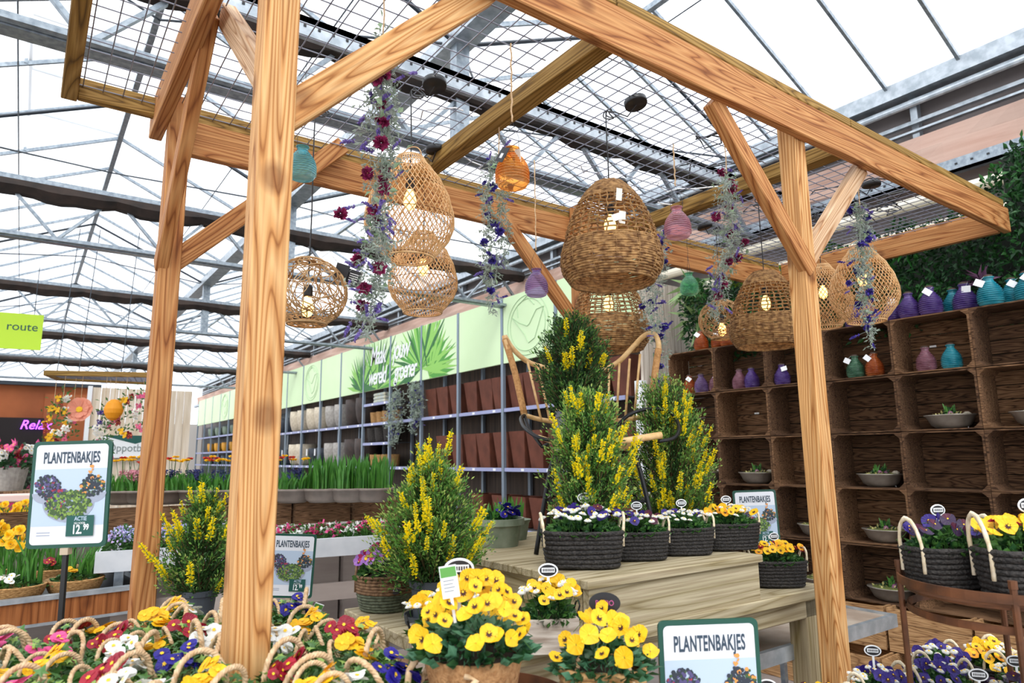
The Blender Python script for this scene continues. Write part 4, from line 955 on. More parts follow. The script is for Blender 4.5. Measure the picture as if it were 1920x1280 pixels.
# ================================================================ broom shrubs
def broom(loc, H, R, label, seed, nb=230, nspray=26, pot=None, shape='cone', mats=None, dark=.3, sprays_top=.0, cat='shrub', base=.0):
    q = np.random.RandomState(seed); t = empty('broom_shrub', loc, 0, label, cat, 'flowering broom shrubs' if nspray else None); b = MB(); st = MB()
    st.tube([(0, 0, base), (.004, .003, base+H*.4), (0, 0, base+H*.85)], [.008, .006, .002], 6); P = []; D = []; K = []; tips = []
    def rad(u): return R*(.8+.3*u if u < .35 else .91-(u-.35)*1.1) if shape == 'cone' else R*(.75+.3*sin(u*3.0))*(1-.5*u**3)
    for i in range(nb):
        u = q.rand()**.9; a = q.uniform(0, 2*pi); r = max(.03, rad(u))*q.uniform(.5, 1.08); z0 = base+H*u*.8; e = np.array([r*cos(a), r*sin(a), z0+H*.13*q.uniform(.4, 1.6)]); s0 = np.array([0, 0, max(base, z0-H*.08)])
        mid = s0*.45+e*.55+np.array([0, 0, -.012]); st.tube([s0, mid, e], .0012, 3, cap=False); d = e-mid; d /= np.linalg.norm(d)+1e-9; tips.append((e, d, u))
        nl = 52
        for j in range(nl):
            f = q.uniform(.25, 1.08); p = (s0*(1-f)+mid*f if 0 else (s0+(mid-s0)*min(1, f/.55) if f < .55 else mid+(e-mid)*(f-.55)/.45)); off = q.normal(size=3); off *= .013/np.linalg.norm(off)*q.uniform(.3, 1.6)
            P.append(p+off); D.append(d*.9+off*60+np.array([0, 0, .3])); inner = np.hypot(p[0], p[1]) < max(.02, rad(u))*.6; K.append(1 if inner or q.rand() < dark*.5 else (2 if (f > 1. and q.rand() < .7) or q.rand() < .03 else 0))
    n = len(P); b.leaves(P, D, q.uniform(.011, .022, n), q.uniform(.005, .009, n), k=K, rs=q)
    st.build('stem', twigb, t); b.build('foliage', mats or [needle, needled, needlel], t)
    q2 = random.Random(seed); tips = [x for x in tips if x[2] > sprays_top]; vis = sorted(tips, key=lambda x: -(x[0][0]*-.5+x[0][1]*-.8)+q2.random()*R*1.6)[:nspray*2]; vis = q2.sample(vis, min(nspray, len(vis)))
    for e, d, u in vis:
        v = Vector(d)*1.+Vector((0, 0, .7)); inst('flower_spray', SPR[q2.randrange(3)], t, Vector(e)-v.normalized()*.02, v.to_track_quat('Z', 'Y').to_euler(), q2.uniform(.65, 1.15))
    if pot:
        pr_, ph, pm, sauc = pot
        pb = MB().lathe([(pr_*.78, 0), (pr_*.92, ph*.8), (pr_*.94, ph*.8), (pr_*1.02, ph*.82), (pr_*1.04, ph), (pr_*.96, ph), (pr_*.94, ph*.9), (.005, ph*.9)], 30)
        o = pb.build('plant_pot', pm, t, smooth=False); MB().lathe([(.001, ph*.905), (pr_*.93, ph*.905)], 24, cap0=False).build('soil', soil, t)
        if sauc: MB().lathe([(pr_*.9, -.002), (pr_*1.2, .0), (pr_*1.28, .03), (pr_*1.24, .03), (pr_*1.1, .008), (.01, .006)], 30).build('saucer', pm, t)
    return t
SPR = []
for k in range(3):
    b = MB(); q = np.random.RandomState(30+k); L = .085; b.tube([(0, 0, 0), (.004, 0, L*.6), (0, .002, L*1.25)], .0011, 4, k=1); P = []; D = []
    for i in range(64):
        u = q.rand(); z = .008+L*u; a = q.uniform(0, 6.28); r = .009*(1-.55*u); P.append((r*.5*cos(a), r*.5*sin(a), z)); D.append((cos(a), sin(a), q.uniform(.0, 1.2)))
    b.leaves(P, D, q.uniform(.008, .015, 64), q.uniform(.007, .011, 64), k=0, fold=.4, rs=q); b.leaves([(0, 0, L+i*.003) for i in range(9)], q.normal(size=(9, 3))*.6+[0, 0, 1], .007, .003, k=2, rs=q)
    SPR.append(mesh_of(b, 'flower_spray', [yel, needle, needlel]))
gpot = mat('charcoal_plastic_pot', '#3d444c', .5); mpot = mat('grey_plastic_pot', '#6c6f76', .55)
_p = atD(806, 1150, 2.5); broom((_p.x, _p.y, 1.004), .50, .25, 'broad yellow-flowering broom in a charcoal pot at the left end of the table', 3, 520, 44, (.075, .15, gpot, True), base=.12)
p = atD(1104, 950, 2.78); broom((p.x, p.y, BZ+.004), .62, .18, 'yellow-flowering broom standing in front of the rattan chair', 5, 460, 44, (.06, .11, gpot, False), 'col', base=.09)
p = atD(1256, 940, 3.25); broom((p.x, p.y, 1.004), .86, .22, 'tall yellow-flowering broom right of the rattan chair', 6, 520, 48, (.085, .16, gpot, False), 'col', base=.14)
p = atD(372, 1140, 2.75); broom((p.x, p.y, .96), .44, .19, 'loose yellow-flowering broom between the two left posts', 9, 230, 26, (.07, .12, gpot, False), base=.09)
# ================================================================ rattan chair with a conifer on it
canem = mat('honey_cane', '#e0bb85', .5, 0, '#c99f66', 30); canew = mat('cane_binding', '#c4935a', .7, 0, '#a3723f', 90, .6, stretch=(1, 1, 1))
pc = atD(1118, 1026, 3.14); CX, CY = pc.x, pc.y
ch = empty('rattan_armchair', (CX, CY, BZ+.002), -YAW-.1, 'rattan spindle-back armchair with black metal legs and hoop arms on the display box', 'chair', s=1.1)
def T(name, pts, r, m, n=8, sub=4, smooth=True, parent=ch):
    P = [Vector(p) for p in pts]; out = []
    for i in range(len(P)-1):
        p0, p1, p2, p3 = P[max(i-1, 0)], P[i], P[i+1], P[min(i+2, len(P)-1)]
        for j in range(sub):
            t_ = j/sub; out.append(.5*((2*p1)+(p2-p0)*t_+(2*p0-5*p1+4*p2-p3)*t_*t_+(3*p1-p0-3*p2+p3)*t_**3))
    out.append(P[-1]); b = MB(); b.tube(out, r, n); return b.build(name, m, parent, smooth=smooth)
SHt = .46
# local x to the right, y to the back, z up
ear = [(-.34, .20, .56), (-.375, .25, .76), (-.41, .30, .95), (-.385, .31, .91), (-.34, .32, .855), (-.24, .34, .80), (0, .36, .775), (.24, .34, .80), (.08, .35, .78)]
T('back_frame', [(-.31, .17, .57), (-.36, .24, .78), (-.415, .29, .965), (-.375, .31, .905), (-.29, .33, .835), (-.15, .345, .80), (0, .35, .79), (.08, .35, .80), (.15, .34, .84), (.21, .33, .90), (.27, .31, .955), (.315, .29, .955), (.33, .27, .89), (.30, .24, .74), (.27, .18, .57)], .013, canem, 10)
T('cane_binding', [(-.312, .172, .575), (-.36, .24, .78), (-.412, .288, .95)], .0165, canew, 10); T('cane_binding', [(.328, .268, .88), (.30, .24, .74), (.272, .182, .58)], .0165, canew, 10)
T('lower_rail', [(-.31, .17, .57), (-.2, .24, .545), (0, .27, .54), (.17, .24, .545), (.27, .18, .57)], .011, canem)
for i in range(12):
    u = -1+2*(i+.5)/12; xb = u*.235-.02; xt = u*.30-.03; zt_ = .79+.10*max(0, -u-.35)+(.10*max(0, u-.3)*1.2); T('spindle', [(xb, .265-.06*u*u, .545), (xt, .345-.03*u*u, zt_)], .0065, canem, 6, 1)
T('arm_hoop', [(-.31, .17, .57), (-.32, .08, .55), (-.29, -.06, .50), (-.22, -.16, .455), (-.13, -.20, .44)], .008, black)
T('arm_hoop', [(.10, .02, .50), (.16, .02, .555), (.25, .03, .58), (.33, .0, .565), (.36, -.06, .50), (.33, -.13, .45), (.26, -.18, .435)], .008, black)
T('side_stay', [(-.31, .17, .57), (-.28, .06, .50), (-.22, .0, .42)], .008, black, 6); T('side_stay', [(-.14, -.12, .455), (-.2, -.02, .43), (-.22, .0, .42)], .008, black, 6)
sb = MB()
for k in range(9):
    r = .245-.024*k; z = .435-.006*k
    pts = [(r*cos(a)+.01, r*.85*sin(a)-.02, z+.05*(cos(a)**2)*(r/.245)-.02) for a in np.linspace(0, 2*pi, 33)[:-1]]; sb.tube(pts, .0085, 6, closed=True)
for i in range(26):
    a = 2*pi*i/26; sb.tube([((.25*u)*cos(a)+.01, .85*.25*u*sin(a)-.02, .40+.05*(cos(a)**2)*u+.012*u) for u in (.1, .4, .7, 1.)], .0065, 5)
sb.build('woven_seat', canem, ch, smooth=True)
T('seat_edge', [(-.14, -.21, .435), (.0, -.245, .42), (.14, -.235, .44), (.27, -.18, .46)], .014, canem)
for s in (-1, 1):
    T('leg', [(s*.02, -.06, .395), (s*.13, -.13, .39), (s*.17, -.16, .36), (s*.205, -.19, .2), (s*.24, -.22, 0)], .0095, black)
    T('leg', [(s*.02, .12, .39), (s*.13, .16, .385), (s*.165, .19, .34), (s*.195, .22, .2), (s*.225, .25, 0)], .0095, black)
    T('stretcher', [(s*.205, -.19, .2), (s*.195, .22, .2)], .006, black, 6, 1)
T('stretcher', [(-.205, -.19, .2), (.205, -.19, .2)], .006, black, 6, 1); T('stretcher', [(-.195, .22, .2), (.195, .22, .2)], .006, black, 6, 1)
pcx = atD(1078, 835, 3.12)
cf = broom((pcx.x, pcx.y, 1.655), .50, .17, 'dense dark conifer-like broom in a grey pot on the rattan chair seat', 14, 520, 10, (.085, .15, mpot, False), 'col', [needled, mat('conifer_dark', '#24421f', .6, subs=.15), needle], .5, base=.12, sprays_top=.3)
# ================================================================ price boards
DEEPG = mat('deep_green_print', '#12524a', .5); navyp = mat('navy_print', '#2e4152', .5); skyp = mat('sky_print', '#b4c6da', .5); bowlp = mat('bowl_print', '#9aa2b4', .5)
prints = [mat('print_leaf', '#3f5a30', .6), mat('print_lime', '#7c9a45', .6), mat('print_dark', '#2c3440', .6), mat('print_red', '#a03048', .6), mat('print_orange', '#e0954a', .6), mat('print_violet', '#514a78', .6)]
def discs(b, cx, cz, rx, rz, n, R, k, q, y):
    for _ in range(n):
        a = q.uniform(0, 6.283); r = sqrt(q.random()); x, z = cx+rx*r*cos(a), cz+rz*r*sin(a); rr_ = R*q.uniform(.5, 1.2); y -= .000004
        b.raw([(x+rr_*cos(t_)*(1+.2*sin(3*t_)), y, z+rr_*sin(t_)) for t_ in np.linspace(0, 2*pi, 7)[:-1]], [(5, 4, 3, 2, 1, 0)], k)
def price_board(px, D, label, pole=1.3, roll=0., yaw=0., W_=.24, price=True, zfloor=0.):
    c = atD(px[0], px[1], D); H_ = .325*W_/.24; s = W_/.24
    t = empty('price_board', (c.x, c.y, c.z-H_/2), 0, label, 'price sign', 'green framed PLANTENBAKJES boards', s); t.rotation_euler = (0, roll, -YAW+yaw)
    w, h = .12, .325; r = .014
    def rr(w0, h0, rad_, y, flip=False, z0=0.):
        P = []
        for cx, cz, a0 in ((w0-rad_, z0+h0-rad_, 0), (-w0+rad_, z0+h0-rad_, pi/2), (-w0+rad_, z0+rad_, pi), (w0-rad_, z0+rad_, 1.5*pi)):
            for j in range(6): a = a0+j*pi/10; P.append((cx+rad_*cos(a), y, cz+rad_*sin(a)))
        return P
    b = MB(); A = rr(w, h, .014, -.004); B = rr(w, h, .014, .004); n = len(A)
    b.raw(A+B, [tuple(range(n)), tuple(range(2*n-1, n-1, -1))]+[(i, n+i, n+(i+1) % n, (i+1) % n) for i in range(n)]); b.build('frame', darkgreen, t)
    b = MB(); b.raw(rr(w-.011, h-.022, .012, -.0048, z0=.011), [tuple(range(n))]); b.build('poster', mat('poster_paper', '#dfe2e8', .5), t)
    q = random.Random(5); b = MB(); z0 = .011
    b.raw([(-w+.011, -.0054, z0+.055), (w-.011, -.0054, z0+.055), (w-.011, -.0054, z0+.228), (-w+.011, -.0054, z0+.228)], [(0, 1, 2, 3)], 6)
    def bowl(cx, cz, R, k=7): b.raw([(cx+R*cos(a), -.0060-.0004*(R > .05), cz+R*.75*sin(a)) for a in np.linspace(pi, 2*pi, 16)], [tuple(range(16))], k)
    bowl(-.07, .165, .042); bowl(.07, .165, .042); bowl(.0, .135, .078)
    for cx, cz, rx, rz, sp in ((-.066, .186, .038, .034, ((2, 110), (5, 40), (0, 40), (3, 16))), (.07, .186, .036, .032, ((2, 90), (0, 60), (4, 16))), (.0, .128, .068, .044, ((0, 240), (1, 170), (2, 60))), (-.036, .15, .036, .036, ((2, 50), (5, 16), (3, 20))), (-.09, .245-.03, .004, .012, ((2, 6),)), (.062, .235, .008, .012, ((4, 10),)), (.058, .215, .004, .01, ((2, 5),)), (.03, .163, .02, .01, ((0, 20), (4, 4)))):
        for k, n_ in sp: discs(b, cx, cz, rx, rz, n_, .0048, k, q, -.0066-.0008*(cz < .16)-.00012*k)
    b.build('printed_picture', prints+[skyp, bowlp], t)
    mb = MB(); mb.raw([(0.0, -.0096, .034), (.082, -.0096, .034), (.082, -.0096, .096), (0., -.0096, .096)], [(0, 1, 2, 3)]); mb.build('price_panel', DEEPG, t)
    R_ = (pi/2, 0, 0)
    text('lettering', 'PLANTENBAKJES', navyp, t, (0, -.0058, .272), R_, .048, .46, .0004, bold=.0010, space=1.06)
    if price:
        text('lettering', 'ACTIE', skyp, t, (.042, -.0101, .086), R_, .017, .8, .0002, bold=.0003); text('lettering', 'NU VOOR', white, t, (.04, -.0101, .0725), R_, .009, .8, .0002)
        text('lettering', '12.', white, t, (.033, -.0101, .053), R_, .038, .66, .0002, bold=.001); text('lettering', '99', white, t, (.06, -.0101, .060), R_, .024, .68, .0002, bold=.0008)
        for i in range(2): MB().box((-.09, -.0052, .045-.008*i), (-.05+.0*i, -.005, .048-.008*i)).build('printed_line', bowlp, t)
    if pole:
        pb = MB(); pb.box((-.012, -.012, -.02), (.012, .012, .0), k=1); pb.box((-.0065, -.0065, -.02-.21), (.0065, .0065, -.02)); pb.box((-.0095, -.0095, -pole), (.0095, .0095, -.23)); pb.build('pole', [blackp, mat('clear_clip', '#b9a890', .3)], t)
    return t
price_board((134, 925), 1.95, 'green-framed PLANTENBAKJES price board on a black pole in the left foreground', .72, -.02, .05, .222)
price_board((543, 1060), 3.5, 'green-framed PLANTENBAKJES price board half behind the near corner post', .4, .05, .1, .235)
price_board((1420, 973), 3.85, 'green-framed PLANTENBAKJES price board behind the black baskets, before the crates', .5, -.03, -.1, .24)
price_board((1334, 1300), 1.62, 'green-framed PLANTENBAKJES price board cut off at the bottom, in front of the table', 1.0, .0, .1, .25)
# ================================================================ primrose bags on the front bench
fb = empty('plant_bench', (.3, 1.7, 0), 0, 'low front bench crowded with primrose bags with rope handles', 'bench')
MB().box((-1.15, -.75, .96), (.1, .75, 1.0), bev=.005).box((.2, -.24, .96), (.72, .75, 1.0), bev=.005).box((.1, -.75, .96), (.2, -.09, 1.), bev=.004).box((.1, .03, .96), (.2, .75, 1.), bev=.004).build('bench_top', oldwood, fb)
for x in (-1.1, .13):
    for y in (-.7, .66): MB().box((x, y, 0), (x+.05, y+.05, .96)).build('leg', galv, fb)
juteb = mat('jute_bag', '#b08a5a', .9, 0, '#8a673e', 80, .6)
BAG = mesh_of(MB().lathe([(.052, 0), (.062, .03), (.066, .07), (.068, .11), (.064, .112), (.06, .095), (.01, .09)], 22), 'jute_bag', juteb, True)
def rope_handle(w, h, r, tw=9):
    b = MB(); N = 40
    for s in (0, 1, 2):
        pts = []
        for i in range(N+1):
            u = i/N; a = pi*u; c = Vector((0, w/2*cos(a)*(1+.15*sin(a)), h*sin(a)**.8 if 0 < u < 1 else 0)); ph = tw*2*pi*u+s*2.094
            nrm = Vector((0, cos(a), sin(a))); pts.append(c+(nrm*cos(ph)+Vector((1, 0, 0))*sin(ph))*r*.55)
        b.tube(pts, r*.62, 5)
    return mesh_of(b, 'rope_handle', jute, True)
RH = rope_handle(.10, .115, .006)
ivyc = mat('ivy_leaf', '#5c8a48', .45, 0, '#38632f', 14, subs=.2); ivyl = mat('ivy_pale', '#9dbf62', .5, subs=.3); moss = mat('moss', '#6f7a3a', .9, 0, '#4a4f26', 60, .5)
def ivy_mesh(seed):
    b = MB(); q = np.random.RandomState(seed)
    for i in range(90):
        a = q.uniform(0, 6.283); r = .098*sqrt(q.rand()); x, y = r*cos(a), r*sin(a); z = .02+.05*(1-(r/.085)**2)*q.rand()+.02*q.rand(); s = q.uniform(.010, .018)
        e = Euler((q.normal()*.45, q.normal()*.45, q.uniform(0, 6))).to_matrix(); o = Vector((x, y, z)); L_ = [(0, -.2), (.55, -.55), (.45, 0), (1.05, .25), (.4, .45), (0, 1.25), (-.4, .45), (-1.05, .25), (-.45, 0), (-.55, -.55)]
        pts = [o+e @ Vector((u*s, v*s, -.12*s*abs(u)*2)) for u, v in L_]; c = o+e @ Vector((0, .2*s, .1*s)); b.raw([c]+pts, [(0, j, j % 10+1) for j in range(1, 11)], 1 if q.rand() < .25 else 0)
        b.tube([(x*.3, y*.3, 0), o], .0008, 3, k=2, cap=False)
    for i in range(9):   # crinkled primrose leaves
        a = q.uniform(0, 6.283); b.leaves([(0.02*cos(a), .02*sin(a), .01)], [(cos(a), sin(a), .5)], .075, .035, k=2, rs=q)
    b.lathe([(.062, 0), (.05, .018), (.0, .022)], 12, k=3, cap0=False); return mesh_of(b, 'ivy_foliage', [ivyc, ivyl, leafg, moss])
IVY = [ivy_mesh(k) for k in range(4)]
bags = [('red', 160, 1166), ('red', 198, 1192), ('yellow', 150, 1218), ('red', 196, 1262), ('pink', 84, 1200), ('white', 46, 1228), ('white', 12, 1262), ('yellow', 24, 1180), ('red', 312, 1174), ('yellow', 292, 1150), ('white', 322, 1208), ('blue', 372, 1218), ('white', 402, 1160), ('yellow', 376, 1264),
        ('pink', 100, 1268), ('white', 262, 1276), ('blue', 545, 1132), ('yellow', 588, 1166), ('red', 630, 1184), ('white', 520, 1206), ('red', 540, 1242), ('yellow', 600, 1272), ('blue', 720, 1244), ('yellow', 672, 1222), ('white', 250, 1205), ('yellow', 220, 1160), ('pink', 60, 1160)]
ps = [atZ(x, y, 1.165) for _, x, y in bags]; ps = [V(p.x, p.y, 0) for p in ps]
for it in range(60):
    for i in range(len(ps)):
        for j in range(i):
            d = ps[i]-ps[j]; L_ = d.length
            if L_ < .15: m_ = d/(L_+1e-6)*(.15-L_)/2; ps[i] += m_; ps[j] -= m_
        d = ps[i]-V(.45, 1.67, 0)
        if d.length < .15: ps[i] = V(.45, 1.67, 0)+d.normalized()*.15
        ps[i].x = max(-.78, min(.95, ps[i].x)); ps[i].y = max(1.04, min(2.38, ps[i].y))
        if bags[i][1] < 240: ps[i].y = min(2.16, ps[i].y)
        d = ps[i]-V(.82, 1.17, 0)
        if d.length < .26: ps[i] = V(.82, 1.17, 0)+d.normalized()*.26
wh = ['at the left edge of the bench', 'in the middle of the bench', 'right of the near corner post', 'beside the black sign pole']
nb_ = {}
for i, ((c, x, y), p) in enumerate(zip(bags, ps)):
    w_ = ('at the far left of the bench' if x < 110 else 'right of the black sign pole' if x < 240 else 'between the two left posts' if x < 420 else 'just right of the near post' if x < 610 else 'by the table corner')
    k = (c, w_); nb_[k] = nb_.get(k, 0)+1; n_ = nb_[k]; rz = -YAW+rnd.uniform(-.9, .9)
    t = empty('planted_bag', (p.x, p.y, 1.002), rz, f'jute bag of {c} primroses and ivy {w_}' + ('' if n_ == 1 else f', {ORD[n_-1]} one'), 'planted bag', 'primrose bags with rope handles')
    inst('jute_bag', BAG, t); inst('ivy_foliage', IVY[i % 4], t, (0, 0, .1))
    for sx in (-1, 1): inst('rope_handle', RH, t, (sx*.035, 0, .085), (0, sx*.25+rnd.uniform(-.25, .35), rnd.uniform(-.5, .5)), rnd.uniform(.8, 1.1))
    inst('primrose_flower', PR[c], t, (rnd.uniform(-.015, .015), -.015, .168), (.5, 0, rnd.uniform(-.6, .6)), .88)
    inst('primrose_flower', PR[c], t, (.025, -.045, .155), (.7, 0, 2.), .6)
    if i % 3 == 0: inst('primrose_flower', PR[('yellow', 'white', 'red')[i % 2]], t, (.03, .04, .165), (.3, 0, rnd.random()*6), .7)
    if i % 5 == 1: inst('plant_card', CARD, t, (.05, -.03, .1), (.5, .4, -rz-YAW+.3), .75)
# ================================================================ pots on the left part of the display table
wwash = mat('whitewashed_wood', '#cdc3b6', .8, 0, '#8f7f70', 16, .3, stretch=(.4, 1, 3))
def wbox(name, loc, rz, w, d, h, label, spec, seed, extra=None):
    t = empty('planter_box', loc, rz, label, 'planter', 'whitewashed planter boxes'); b = MB(); a = .012
    for y in (-d/2, d/2-a): b.box((-w/2, y, 0), (w/2, y+a, h))
    for x in (-w/2, w/2-a): b.box((x, -d/2+a, 0), (x+a, d/2-a, h))
    b.box((-w/2+a, -d/2+a, 0), (w/2-a, d/2-a, .01)); b.build('wooden_box', wwash, t)
    for sx in (-1, 1):
        m = MB(); m.tube([(sx*w/2, -.03, h-.01), (sx*(w/2+.012), -.03, h+.03), (sx*(w/2+.014), 0, h+.04), (sx*(w/2+.012), .03, h+.03), (sx*w/2, .03, h-.01)], .003, 5); m.build('handle', black, t)
    inst('foliage', foliage('w', w*.5, d*.5, .09, 420, .03, .018), t, (0, 0, h-.02)); flowers(t, spec, w*.58, d*.56, h+.03, .075, seed, s=.85); inst('plant_label', STK, t, (0, .0, h+.03), (0, 0, -YAW-rz), 1.05); return t
p = atD(1030, 1196, 2.14); wbox('', (p.x, p.y, 1.004), -YAW+.12, .165, .14, .10, 'whitewashed planter of yellow pansies and white daisies against the box front', [(*Dw, 26), (*Py, 10), (*Pn, 7)], 11)
p = atD(850, 1210, 2.0); wbox('', (p.x, p.y, 1.004), -YAW+.2, .25, .15, .10, 'whitewashed planter of daisies and yellow pansies behind the burlap pot', [(*Dw, 34), (*Py, 14), (*Pn, 6)], 12)
gseag = mat('green_seagrass', '#69705a', .85, 0, '#454b3a', 60, .6); bseag = mat('brown_seagrass', '#8a6a4c', .85, 0, '#5f452e', 60, .6)
t = empty('planted_basket', (1.25, 2.64, 1.004), -YAW, 'round two-tone seagrass basket of lilac and magenta pansies beside the broom pot', 'planted basket')
coil_basket(.11, .11, .066, 6, .84, gseag, sq=2.).build('basket_base', gseag, t, smooth=True)
b = coil_basket(.116, .116, .07, 6, .97, bseag, sq=2.); b.build('basket_rim', bseag, t, loc=(0, 0, .066), smooth=True)
for sx in (-1, 1): inst('basket_handle', handle_mesh(.09, .06, .006, bseag), t, (sx*.11, 0, .12))
MB().lathe([(.001, 0), (.02, 0), (.021, .003), (.02, .006), (.001, .006)], 20, cap0=False, M=Matrix.Rotation(pi/2, 4, 'X')).tube([(0, -.008, .01), (-.009, -.008, -.006), (.009, -.008, -.006)], .0012, 4, k=1, closed=True).build('badge', [blackp, white], t, loc=(.06, -.1, .09))
inst('foliage', foliage('c', .11, .11, .08, 380, .032, .02), t, (0, 0, .12)); flowers(t, [(*Pl, 16), (*Pm, 12), (*Py, 3)], .12, .12, .15, .08, 13, s=.95); inst('plant_card', CARD, t, (.06, .02, .2), (0, 0, .1), 1.)
# ================================================================ front pots on the rusty tray
rust = mat('rusted_iron', '#4f3424', .55, .5, '#74492e', 14, .2)
pt = atD(905, 1330, 1.5); TR = empty('tray_stand', (pt.x, pt.y, 0), 0, 'round rusty iron tray table under the burlap pot', 'tray table')
tz = 1.035
MB().lathe([(.001, tz), (.19, tz), (.2, tz+.005), (.205, tz+.035), (.2, tz+.036), (.196, tz+.01), (.19, tz+.006), (.001, tz+.006)], 44, cap0=False).build('tray', rust, TR, smooth=False)
for k in range(3): a = 2*pi*k/3+.4; MB().tube([(.17*cos(a), .17*sin(a), tz), (.2*cos(a), .2*sin(a), 0)], .008, 6).build('leg', rust, TR)
burl = mat('burlap', '#b08559', .95, 0, '#94683f', 120, .9)
p = atD(888, 1330, 1.42)
t = empty('planted_basket', (p.x, p.y, tz+.008), -YAW+.1, 'burlap pot of large yellow pansies on the rusty tray in front', 'planted basket')
MB().lathe([(.078, 0), (.085, .05), (.098, .11), (.106, .15), (.1, .15), (.092, .12), (.01, .12)], 34).build('burlap_pot', burl, t, smooth=True)
for a0, rx_ in ((pi*.5, .0), (0, 0)): pass
b = MB(); b.tube([(-.02, -.098, .13), (.0, -.112, .125), (-.03, -.12, .09), (-.055, -.112, .04), (-.06, -.1, -.0)], .007, 7); b.build('rope_handle', jute, t, smooth=True); b = MB(); b.tube([(-.115, -.01, .15), (-.135, -.01, .12), (-.14, -.02, .06), (-.13, -.03, .0)], .007, 7); b.build('rope_handle', jute, t, smooth=True)
inst('foliage', foliage('f', .115, .105, .07, 520, .036, .018, [leafb, leafd], .5), t, (0, 0, .145)); flowers(t, [(*Py, 36), (*Pn, 14)], .125, .105, .18, .125, 15, s=.82, fall=1.); inst('plant_card', CARD, t, (-.04, -.05, .22), (0, -.15, -.05), 1.0)
inst('plant_label', STK, t, (-.03, .06, .2), (0, 0, 0), 1.1)
p = atD(1132, 1322, 1.52); cb_ = mat('rope_basket', '#c79f6c', .9, 0, '#a27a48', 50, .6)
t = empty('planted_basket', (p.x, p.y, 1.035), -YAW-.1, 'coiled rope basket of yellow pansies with a black oval label, in front of the box', 'planted basket')
coil_basket(.094, .075, .1, 6, .86, cb_, sq=2.4).build('woven_basket', cb_, t, smooth=True)
for sx in (-1, 1): inst('rope_handle', RH, t, (sx*.082, -.02, .02), (0, -sx*.3, 0), .9)
inst('foliage', foliage('r', .105, .09, .075, 420, .034, .018, [leafb, leafd], .5), t, (0, 0, .085)); flowers(t, [(*Pn, 12), (*Py, 9)], .11, .09, .12, .09, 17, s=.88, fall=1.)
b = MB(); b.lathe([(.001, -.002), (.036, -.002), (.037, 0), (.036, .002), (.001, .002)], 26, cap0=False, sy=.66, M=Matrix.Translation((0, 0, .1)) @ Matrix.Rotation(pi/2, 4, 'X')); b.box((-.003, -.001, 0), (.003, .001, .08)); o = b.build('plant_label', tagm, t, loc=(.01, .03, .125))
text('lettering', 'PATIO', mat('magenta_print', '#c0588f', .5), o, (0, -.0025, .1), (pi/2, 0, 0), .017, .9, .0002)
st_ = empty('plant_stool', (p.x, p.y, 0), 0, 'small dark stool under the coiled rope basket', 'stool'); MB().lathe([(.001, 1.01), (.1, 1.01), (.102, 1.02), (.1, 1.03), (.001, 1.03)], 24, cap0=False).build('seat', rust, st_)
for k in range(3): a = 2*pi*k/3; MB().tube([(.08*cos(a), .08*sin(a), 1.01), (.12*cos(a), .12*sin(a), 0)], .007, 6).build('leg', rust, st_)
# ================================================================ pansy baskets in the right foreground
lb_ = empty('plant_bench', (2.05, .75, 0), 0, 'low bench crowded with pansy and daisy baskets at the right', 'bench')
MB().box((-.75, -.75, .72), (.95, .55, .76), bev=.005).build('bench_top', oldwood, lb_)
for x in (-.7, .88):
    for y in (-.7, .48): MB().box((x, y, 0), (x+.05, y+.05, .72)).build('leg', galv, lb_)
RB_ = [(1455, 1280, 'y'), (1520, 1268, 'y'), (1590, 1290, 'y'), (1690, 1232, 'p'), (1765, 1222, 'p'), (1665, 1280, 'd'), (1835, 1240, 'd'), (1760, 1285, 'd'), (1735, 1190, 'p'), (1890, 1285, 'd'), (1815, 1192, 'w'), (1880, 1205, 'w'), (1850, 1290, 'p')]
SP = dict(y=[(*Py, 20), (*Po, 6), (*Dr, 10), (*Pm, 4)], p=[(*Pp, 14), (*Dw, 18)], d=[(*Pd, 13), (*Pp, 5), (*Dw, 14)], w=[(*Py, 16), (*Po, 4), (*Dw, 16)])
LBL = dict(y='basket of yellow pansies with red daisies behind the cut-off price board', p='basket of purple pansies and white daisies on the right bench', d='basket of near-black pansies and white daisies on the right bench', w='basket of yellow pansies and white daisies below the rusty stand')
ps = [atZ(x, y, .95) for x, y, _ in RB_]; ps = [V(p.x, p.y, 0) for p in ps]
for it in range(80):
    for i in range(len(ps)):
        for j in range(i):
            d = ps[i]-ps[j]; L_ = d.length
            if L_ < .225: m_ = d/(L_+1e-6)*(.225-L_)/2; ps[i] += m_; ps[j] -= m_
        ps[i].x = max(1.42, min(2.9, ps[i].x)); ps[i].y = max(.12, min(1.2, ps[i].y))
cc = {}
for i, ((x, y, k), p) in enumerate(zip(RB_, ps)):
    cc[k] = cc.get(k, 0)+1; rz = rnd.uniform(-.5, .5); t = empty('planted_basket', (p.x, p.y, .762), rz, LBL[k]+('' if cc[k] == 1 else f', {ORD[cc[k]-1]} one'), 'planted basket', 'pansy baskets on the right bench', .72)
    inst('woven_basket', BBK, t); inst('foliage', foliage('b', .152, .10, .085, 620, .03, .02), t, (0, 0, .11))
    for sx in (-1, 1): inst('basket_handle', BBH, t, (sx*.15, 0, .125), (0, 0, 0 if sx > 0 else pi), (1, 1, 1.4))
    flowers(t, SP[k], .155, .12, .135, .08, 40+i, s=1.12)
    if i % 3 == 0: inst('plant_label', STK, t, (.02, .03, .17), (0, 0, -YAW-rz-.3), 1.15)
